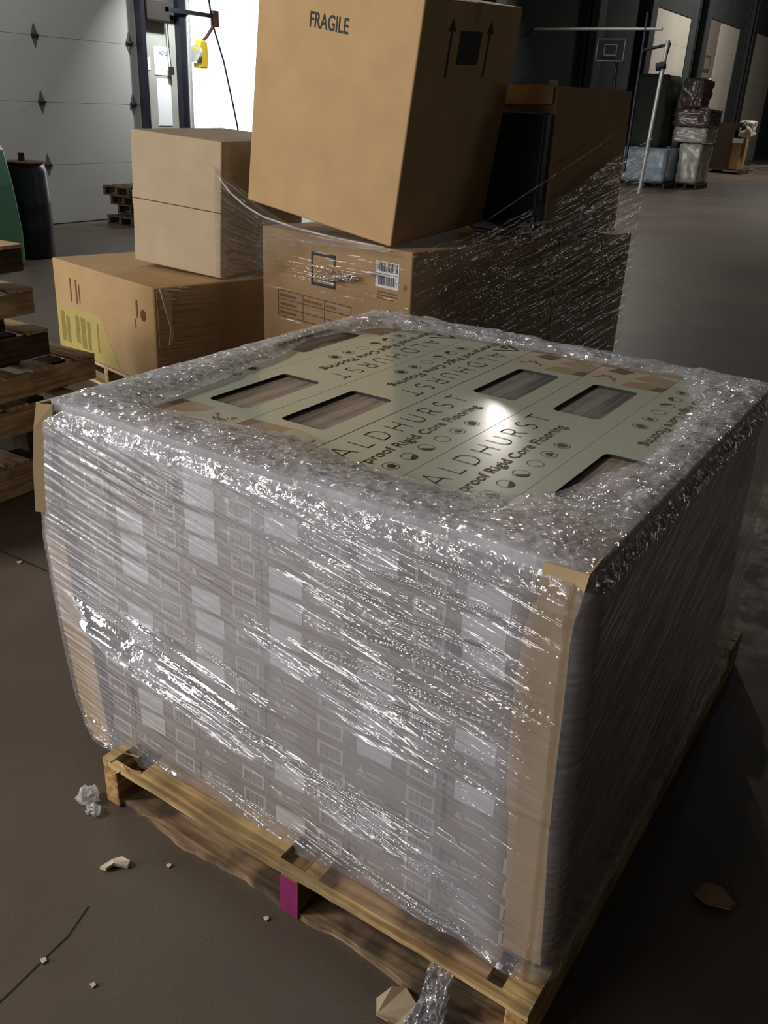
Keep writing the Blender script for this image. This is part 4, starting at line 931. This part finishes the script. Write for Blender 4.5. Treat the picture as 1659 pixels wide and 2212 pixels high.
def f_bright(a, b):
    e2 = np.array([math.cos(math.radians(-11.5)), math.sin(math.radians(-11.5)), 0]); n2 = np.array([-e2[1], e2[0], 0]); ly = -.02 + a * .88; z = .14 + b * .5
    P = np.array([-1.735, 1.908, 0]) + .02 * e2 + ly[..., None] * n2 + z[..., None] * np.array([0, 0, 1.]); return P, np.broadcast_to(e2, P.shape), ly, z
W3 = sheet('stretch_wrap', f_bright, 150, 110, math.radians(-3), 'clear film with bright glints over the dark side of the yellow-labelled box', layers=.35, amp=.002, pleats=[(.60, .0, .3, .012, .015, .01), (.58, .02, .25, .012, .012, .01), (.56, .02, .3, .012, .012, .01), (.535, .0, .2, .012, .012, .01)])
def f_mright(a, b):
    n2 = np.array([math.cos(math.radians(95.5)), math.sin(math.radians(95.5)), 0]); e2 = np.array([math.cos(math.radians(5.5)), math.sin(math.radians(5.5)), 0]); ly = -.01 + a * .75; z = .645 + b * .66
    P = np.array([-1.683, 2.329, 0]) + (.018 + .035 * b)[..., None] * e2 + ly[..., None] * n2 + z[..., None] * np.array([0, 0, 1.]); return P, np.broadcast_to(e2, P.shape), ly, z
sheet('side_film', f_mright, 110, 110, math.radians(-8), None, W3, layers=.5, amp=.002)

# gathered creases where the film bunches into shiny cords
def crease_material():
    m, nt, b = mat('bunched_film'); nt.nodes.remove(b); out = nt.nodes['Material Output']
    tr = N(nt, 'ShaderNodeBsdfTransparent'); gl = N(nt, 'ShaderNodeBsdfGlossy'); gl.inputs['Roughness'].default_value = .07; gl.inputs[0].default_value = (1, 1, 1, 1)
    mx = N(nt, 'ShaderNodeMixShader'); mx.inputs[0].default_value = .5; L(nt, tr.outputs[0], mx.inputs[1]); L(nt, gl.outputs[0], mx.inputs[2]); L(nt, mx.outputs[0], out.inputs[0]); return m
CREASE = crease_material()
def creases(parent, lines, f, r=.002, copies=2, spread=.006, seed=1):
    rr = random.Random(seed); mb = MB()
    for ln in lines:
        for c in range(copies):
            jy = rr.uniform(-spread, spread); t0 = rr.uniform(0, .25) if c else 0; t1 = 1 - (rr.uniform(0, .3) if c else 0); rad = r * rr.uniform(.5, 1.1); n = 14 * (len(ln) - 1)
            ph = rr.uniform(0, 6); P = []
            for i in range(n + 1):
                t = (t0 + (t1 - t0) * i / n) * (len(ln) - 1); k = min(int(t), len(ln) - 2); u = t - k
                a = ln[k][0] * (1 - u) + ln[k + 1][0] * u; b = ln[k][1] * (1 - u) + ln[k + 1][1] * u + jy + .0012 * math.sin(ph + t * 11)
                P.append((Vector(f(a, b)), rad * max(.08, math.sin(PI * i / n) ** .6) * (1 + .35 * math.sin(ph + i * 1.7))))
            for (p, ra), (q, rb) in zip(P[:-1], P[1:]):
                if (q - p).length > 1e-5: mb.tube(p, q, ra, rb, 7)
    o = obj('film_creases', mb, CREASE, parent, smooth=True); o['kind'] = 'stuff'; return o
CW_ = [[(0.566, 1.032), (0.895, 1.043)], [(0.828, 1.004), (1.001, 1.052), (1.143, 1.094)], [(0.918, 1.008), (1.248, 1.072)], [(0.936, 0.963), (1.209, 1.029)], [(0.941, 0.941), (1.313, 1.022)], [(1.128, 0.924), (1.242, 0.936)], [(0.573, 0.993), (0.829, 0.999)], [(0.666, 0.779), (1.018, 0.795)], [(0.824, 0.715), (1.008, 0.753)], [(0.878, 0.681), (0.983, 0.687)], [(0.9, 0.621), (1.198, 0.635)], [(0.915, 0.55), (1.067, 0.578)], [(1.257, 0.568), (1.474, 0.624)], [(1.41, 0.487), (1.546, 0.534)]]
creases(W2, CW_, lambda a, b: PL(.045, a, b), .004, 3, .008, 3)
creases(W2, [[(0.377, 1.059), (0.671, 1.176), (1.176, 1.37), (1.337, 1.448)]], lambda a, b: PL(.03, a, b), .003, 2, .01, 4)
creases(W2, [[(-0.648, 0.762), (-0.415, 0.77)], [(-0.543, 0.783), (-0.29, 0.817)], [(-0.425, 0.805), (-0.295, 0.822)], [(-0.6, 0.762), (-0.285, 0.801)], [(-0.287, 0.837), (-0.163, 0.847)], [(-0.197, 0.87), (-0.153, 0.881)], [(-0.068, 0.814), (-0.037, 0.823)]], lambda a, b: PL(a, -.035, b), .004, 3, .006, 5)
e2_ = Vector((math.cos(math.radians(-11.5)), math.sin(math.radians(-11.5)), 0)); n2_ = Vector((-e2_.y, e2_.x, 0))
creases(W3, [[(0.041, 0.501), (0.205, 0.47)], [(0.044, 0.481), (0.165, 0.456)], [(0.051, 0.456), (0.117, 0.441)], [(0.111, 0.504), (0.197, 0.491)], [(0.322, 0.418), (0.363, 0.41)]], lambda a, b: Vector((-1.735, 1.908, .13 + b)) + e2_ * .035 + n2_ * a, .003, 3, .004, 6)
CF_ = [[(0.102, 0.516), (0.217, 0.495), (0.353, 0.464), (0.504, 0.406), (0.636, 0.368), (0.727, 0.358)], [(0.2, 0.472), (0.347, 0.405), (0.477, 0.382), (0.588, 0.378)], [(0.423, 0.526), (0.533, 0.506), (0.638, 0.478)], [(0.705, 0.589), (0.847, 0.572), (0.978, 0.576), (1.115, 0.569)], [(0.726, 0.636), (0.883, 0.636), (1.025, 0.635), (1.155, 0.634)], [(0.785, 0.688), (0.925, 0.699), (1.07, 0.69), (1.163, 0.69)], [(0.745, 0.772), (0.858, 0.769), (0.964, 0.762)], [(0.838, 0.83), (0.942, 0.833), (1.048, 0.83), (1.137, 0.84)], [(0.914, 0.879), (1.019, 0.883), (1.118, 0.875)], [(0.792, 0.36), (0.927, 0.347), (1.051, 0.335)], [(0.782, 0.321), (0.899, 0.298), (1.028, 0.277)], [(0.727, 0.358), (0.835, 0.339), (0.938, 0.321)], [(0.895, 0.748), (1.014, 0.761), (1.125, 0.756)], [(0.728, 0.197), (0.883, 0.184), (1.037, 0.169), (1.184, 0.181)], [(0.453, 0.203), (0.608, 0.188), (0.739, 0.179)]]
creases(WR, CF_, lambda a, b: (a, -.043, b), .0017, 4, .013, 7)

# ------------------------------------------------------------------ stack of wooden pallets at the left
def stack_pallet(z0, skz0, skz1, yend, xr, yaw, m, label, deck=True):
    root = empty('wooden_pallet', (xr, yend, z0), (0, 0, yaw), label=label, cat='pallet', group='weathered pallets stacked at the left')
    wdt, dep = 1.0, 1.2; h = skz1 - z0
    mb = MB(); mb.box((-.025, -dep, skz0 - z0), (0, 0, h - .014)); obj('side_rail', mb, m, root, bevel=.004)
    mb = MB(); mb.box((-wdt, -dep, skz0 - z0), (-wdt + .03, 0, h - .014)); obj('side_rail', mb, m, root, bevel=.004)
    for yy in (-.2, -.62, -1.1):
        mb = MB(); mb.box((-.16, yy, 0), (-.06, yy + .1, h - .016)); obj('block', mb, M['dark_wood'], root)
        mb = MB(); mb.box((-wdt + .06, yy, 0), (-wdt + .16, yy + .1, h - .016)); obj('block', mb, M['dark_wood'], root)
    rr = random.Random(int(z0 * 1000))
    for i in range(6):
        yy = -dep + i * (dep - .1) / 5; j = rr.uniform(-.02, .02)
        mb = MB(); mb.box((-wdt + j, yy, h - .014), (.006 + j * .6, yy + .1, h)); obj('deck_board', mb, M['old_wood_x'], root, bevel=.003)
    return root
SL = [(0.0, .002, .145, 1.12, -1.405, 0, 'old_wood', 'weathered pallet at the very bottom of the left stack, resting on the floor'),
      (.146, .25, .37, 1.15, -1.405, 0, 'old_wood', 'pale weathered pallet just above the bottom one in the left stack'),
      (.371, .395, .50, 1.27, -1.40, 0, 'old_wood', 'pallet in the left stack whose end reaches furthest towards the brown boxes'),
      (.501, .53, .635, 1.075, -1.42, 0, 'dark_wood', 'dark weathered pallet above the longest-reaching one in the left stack'),
      (.636, .70, .80, 1.03, -1.42, 0, 'old_wood', 'pallet second from the top of the left stack with a white worn end'),
      (.801, .86, .96, 1.01, -1.43, 0, 'dark_wood', 'topmost dark pallet of the weathered stack at the left edge')]
for z0, a, b, ye, xr, yw, m, lb in SL: stack_pallet(z0, a, b, ye, xr, math.radians(2), M[m], lb)

# ------------------------------------------------------------------ things by the dock door
dr = empty('plastic_drum', (-6.03, 4.36, 0), label='black plastic drum standing in front of the white overhead door', cat='drum')
mb = MB(); mb.lathe([(.0, 0), (.17, 0), (.19, .03), (.195, .25), (.2, .28), (.195, .31), (.19, .45), (.196, .48), (.19, .51), (.18, .78), (.165, .83), (.15, .85), (.0, .85)], seg=32); obj('drum_body', mb, M['drum'], dr, smooth=True)
mb = MB(); mb.lathe([(.168, .845), (.178, .845), (.178, .858), (.168, .858)], seg=32); obj('rim', mb, M['rust'], dr)
mb = MB(); mb.box((-.05, -.03, .85), (.0, .01, .93)); obj('handle', mb, M['ink'], dr, bevel=.005)
gr = empty('wheeled_bin', (-5.80, 3.60, 0), (0, 0, math.radians(25)), label='tall green plastic bin cut off by the left edge beside the black drum', cat='bin')
mb = MB(); prof = [(.30, .0), (.31, .3), (.27, .7), (.22, .98), (.14, 1.12), (.0, 1.17), (-.14, 1.12), (-.22, .98), (-.28, .7), (-.32, .3), (-.32, .0)]
mb.prism(prof[::-1], -.3, .3, 0, lambda a, b, c: (a, c, b)); obj('bin_body', mb, M['green'], gr, bevel=.04, seg=4)
mb = MB(); mb.tube((.0, -.32, .62), (.0, -.30, .62), .2, seg=32); obj('dark_disc', mb, M['dark_green'], gr)
# dark pallets leaning in a pile by the door
for i, (z0, yo, xo) in enumerate(((0, 6.45, -7.2), (.115, 6.62, -7.2), (.23, 6.52, -7.2), (.345, 6.42, -7.2))):
    r = build_pallet('wooden_pallet', .45, 1.1, .11, M['dark_wood'], M['dark_wood'], '%s dark brown pallet in the pile against the white overhead door' % ['bottom', 'second from bottom', 'third from bottom', 'topmost'][i], nb=8, group='dark pallets piled by the white door')
    r.location = (xo - .25 , yo, z0)
# dock light on its arm
dl = empty('dock_light', (XW + .1, 7.75, 2.4), label='yellow dock light on a black swing arm beside the open trailer door', cat='lamp')
mb = MB(); mb.box((-.08, -.3, -.12), (.03, .08, .12)); obj('mounting_bracket', mb, M['ink'], dl, bevel=.02)
mb = MB(); mb.box((-.02, .0, .0), (.03, .9, .05)); obj('swing_arm', mb, M['dark_steel'], dl)
mb = MB(); mb.box((-.02, .84, -.1), (.04, .94, .09)); mb.path([(.01, .9, -.05), (.0, .74, -.22), (.0, .66, -.28)], .022); obj('elbow', mb, M['rust'], dl)
mb = MB(); mb.prism([(-.08, -.17), (.08, -.17), (.10, .0), (.08, .15), (-.03, .17), (-.10, .05)], -.06, .06, 0, lambda a, b, c: (c, a + .61, b - .43)); obj('lamp_head', mb, M['yellow'], dl, bevel=.02)
mb = MB(); mb.tube((0, .50, -.43), (0, .53, -.44), .11, seg=20); obj('lamp_lens', mb, M['steel'], dl)
mb = MB(); mb.path([(XW + .12, 8.45, 3.05), (XW + .12, 8.58, 2.35), (XW + .12, 8.78, 1.9), (XW + .12, 8.95, 1.35), (XW + .12, 9.05, 1.0)], .014, 8); tag(obj('hanging_cable', mb, M['dark_steel']), 'thin grey cable slanting across the bright open trailer', 'cable')
mb = MB(); mb.path([(XW + .05, 7.85, 2.35), (XW + .05, 7.86, 2.0), (XW + .05, 7.88, 1.78)], .006); cc = obj('pull_cord', mb, M['ink']); tag(cc, 'black pull cord with a small handle on the scuffed wall', 'cord')
mb = MB(); mb.box((XW + .03, 7.85, 1.7), (XW + .07, 7.91, 1.79)); obj('cord_handle', mb, M['ink'], cc)
mb = MB(); mb.box((XW + .001, 7.64, 1.69), (XW + .006, 7.92, 2.01)); nt_ = obj('wall_notice', mb, M['screen_paper']); tag(nt_, 'upper white notice with blue letters on the scuffed wall', 'notice')
mb = text_mb('NOTICE', .06, 1, .002); obj('notice_lettering', xf(mb, lambda a, b, c: (XW + .0075, 7.73 + a * .6, 1.92 + b), 0), M['blue_ink'], nt_)
mb = MB(); mb.box((XW + .001, 7.66, 1.1), (XW + .006, 7.9, 1.65)); tag(obj('wall_notice', mb, M['screen_paper']), 'tall blank white notice below the blue-lettered one', 'notice')
mb = MB(); mb.box((XW + .001, 7.49, 1.74), (XW + .006, 7.57, 1.88)); tag(obj('wall_notice', mb, M['screen_paper']), 'small white sticker on the wall right beside the black door track', 'notice')

# ------------------------------------------------------------------ far goods
pf = empty('pipe_frame', (-4.89, 18.6, 0), label='tall galvanised pipe frame standing in front of the wrapped pallets', cat='frame')
mb = MB(); mb.tube((0, 0, 0), (.1, 0, 2.9), .042, seg=12); obj('post', mb, M['steel'], pf)
mb = MB(); mb.tube((-.40, 0, .4), (-.40, 0, 3.4), .03, seg=10); obj('post', mb, M['dark_steel'], pf)
mb = MB(); mb.tube((-3.0, 0, 3.1), (-.05, 0, 3.1), .026, seg=10); obj('top_rail', mb, M['steel'], pf)
mb = MB(); mb.tube((-.36, 0, 2.72), (.16, 0, 2.84), .03, seg=10); mb.tube((.14, 0, 2.84), (.05, 0, 2.3), .03, seg=10); mb.tube((-.05, 0, 2.42), (.12, 0, 2.46), .08, seg=10); obj('brace', mb, M['dark_steel'], pf)
bb = empty('basketball_hoop', (-6.65, 20.4, 0), label='smoky basketball backboard with pale outline against the dark wall', cat='basketball hoop')
mb = MB(); mb.box((-.33, -.01, 2.6), (.33, .01, 3.06)); bk = obj('backboard', mb, M['board_grey'], bb)
mb = MB()
for a in ((-.33, 2.6, .33, 2.62), (-.33, 3.04, .33, 3.06), (-.33, 2.6, -.31, 3.06), (.31, 2.6, .33, 3.06), (-.15, 2.72, .15, 2.735), (-.15, 2.93, .15, 2.945), (-.15, 2.72, -.135, 2.945), (.135, 2.72, .15, 2.945)): mb.box((a[0], -.016, a[1]), (a[2], -.01, a[3]))
obj('outline', mb, M['board_white'], bk)
mb = MB(); mb.path([(.13 * math.cos(t), -.15 + .13 * math.sin(t), 2.66) for t in [2 * PI * i / 16 for i in range(17)]], .008, 6); obj('rim', mb, M['red_mark'], bb)
mb = MB(); mb.tube((.25, .06, 0), (.16, .05, 2.75), .035, seg=10); obj('pole', mb, M['dark_steel'], bb)

def wrapped(name, x0, x1, y0, y1, z0, z1, m, label, seed, parent=None, amp=.03, cat='wrapped load', loose=None):
    rr = random.Random(seed); bm = bmesh.new(); bmesh.ops.create_cube(bm, size=1); bmesh.ops.subdivide_edges(bm, edges=bm.edges[:], cuts=9, use_grid_fill=True)
    for v in bm.verts:
        v.co = Vector((x0 + (v.co.x + .5) * (x1 - x0), y0 + (v.co.y + .5) * (y1 - y0), z0 + (v.co.z + .5) * (z1 - z0)))
        k = 1 if v.co.z > z0 + .01 else 0
        v.co += Vector((rr.uniform(-amp, amp), rr.uniform(-amp, amp), rr.uniform(-amp, amp) * .6)) * k
    bmesh.ops.smooth_vert(bm, verts=bm.verts[:], factor=.5, use_axis_x=True, use_axis_y=True, use_axis_z=True)
    for f_ in bm.faces: f_.smooth = True
    me = bpy.data.meshes.new(name); bm.to_mesh(me); bm.free(); me.materials.append(m)
    o = bpy.data.objects.new(name, me); COL.objects.link(o)
    if parent is not None: o.parent = parent
    if label: tag(o, label, cat)
    return o
def far_pallet(x0, x1, y0, y1, label):
    r = build_pallet('wooden_pallet', x1 - x0, y1 - y0, .12, M['crate_dark'], M['crate_dark'], label, nb=5); r.location = (x0, y0, 0); return r
far_pallet(-6.1, -4.95, 20.5, 21.9, 'distant pallet under the blue-grey wrapped load')
wrapped('wrapped_load', -6.1, -5.0, 20.5, 21.9, .121, .86, M['blue_grey'], 'blue-grey film-wrapped load on the distant pallet behind the pipe frame', 1)
wrapped('tarp_covered_stack', -6.05, -5.3, 20.7, 21.8, .87, 2.38, M['tarp'], 'dark green covered stack standing on the blue-grey wrapped load', 2, amp=.04, cat='covered stack')
far_pallet(-4.93, -4.42, 21.2, 22.2, 'distant pallet under the silver wrapped cartons')
wrapped('wrapped_load', -4.95, -4.45, 21.2, 22.2, .121, .98, M['silver_wrap'], 'silvery film-wrapped cartons just right of the blue-grey load', 3)
wrapped('wrapped_load', -5.2, -4.42, 21.3, 22.3, 1.0, 1.32, M['silver_wrap'], 'second silvery wrapped layer resting on the silver cartons', 4)
wrapped('wrapped_load', -5.25, -4.4, 21.3, 22.3, 1.34, 1.72, M['brown_wrap'], 'brown film-wrapped bundle resting above the silver cartons', 5, amp=.05)
wrapped('wrapped_load', -5.15, -4.7, 21.4, 22.2, 1.74, 2.35, M['brown_wrap'], 'dark brown wrapped bundle at the very top of the silver stack', 6, amp=.06)
far_pallet(-7.0, -5.3, 29.2, 30.4, 'distant pallet under the dark brown boards')
cr_ = empty('shelving_crate', (-6.0, 29.3, .121), label='dark brown board crate with tan end on the distant pallet near the dock doors', cat='crate')
mb = MB(); mb.box((-1.2, 0, 1.13), (.62, 1, 1.33)); obj('crate_top', mb, M['crate_dark'], cr_)
for z in (.1, .35, .6, .85, 1.0): mb = MB(); mb.box((-1.1, 0, z), (-.25, .9, z + .07)); obj('slat_layer', mb, M['crate_dark'], cr_)
mb = MB(); mb.box((-.3, -.02, 0), (.3, 1, 1.13)); obj('middle_panel', mb, M['crate_dark'], cr_)
mb = MB(); mb.box((.3, 0, .02), (.55, .9, .92)); obj('end_panel', mb, M['crate_tan'], cr_)
mb = MB(); mb.box((-.62, -.03, .88), (-.33, -.02, 1.02)); mb.box((.28, -.03, .78), (.6, -.02, .9)); obj('white_label', mb, M['white_label'], cr_)
wrapped('loose_film', .40, .78, .0, .5, .95, 1.4, M['silver_wrap'], None, 9, cr_, amp=.06)
for i, (x, y, lb) in enumerate(((-5.0, 31.2, 'distant pale board pile on the floor right of the brown crate'), (-4.6, 33.0, 'distant grey board pile further right along the aisle edge'))):
    mb = MB()
    for k in range(3): mb.box((-.5 + .06 * k, 0, .06 * k), (.6 - .1 * k, .5, .06 * k + .05))
    tag(obj('board_pile', mb, M['far_grey'], loc=(x - .9, y, 0)), lb, 'board pile')
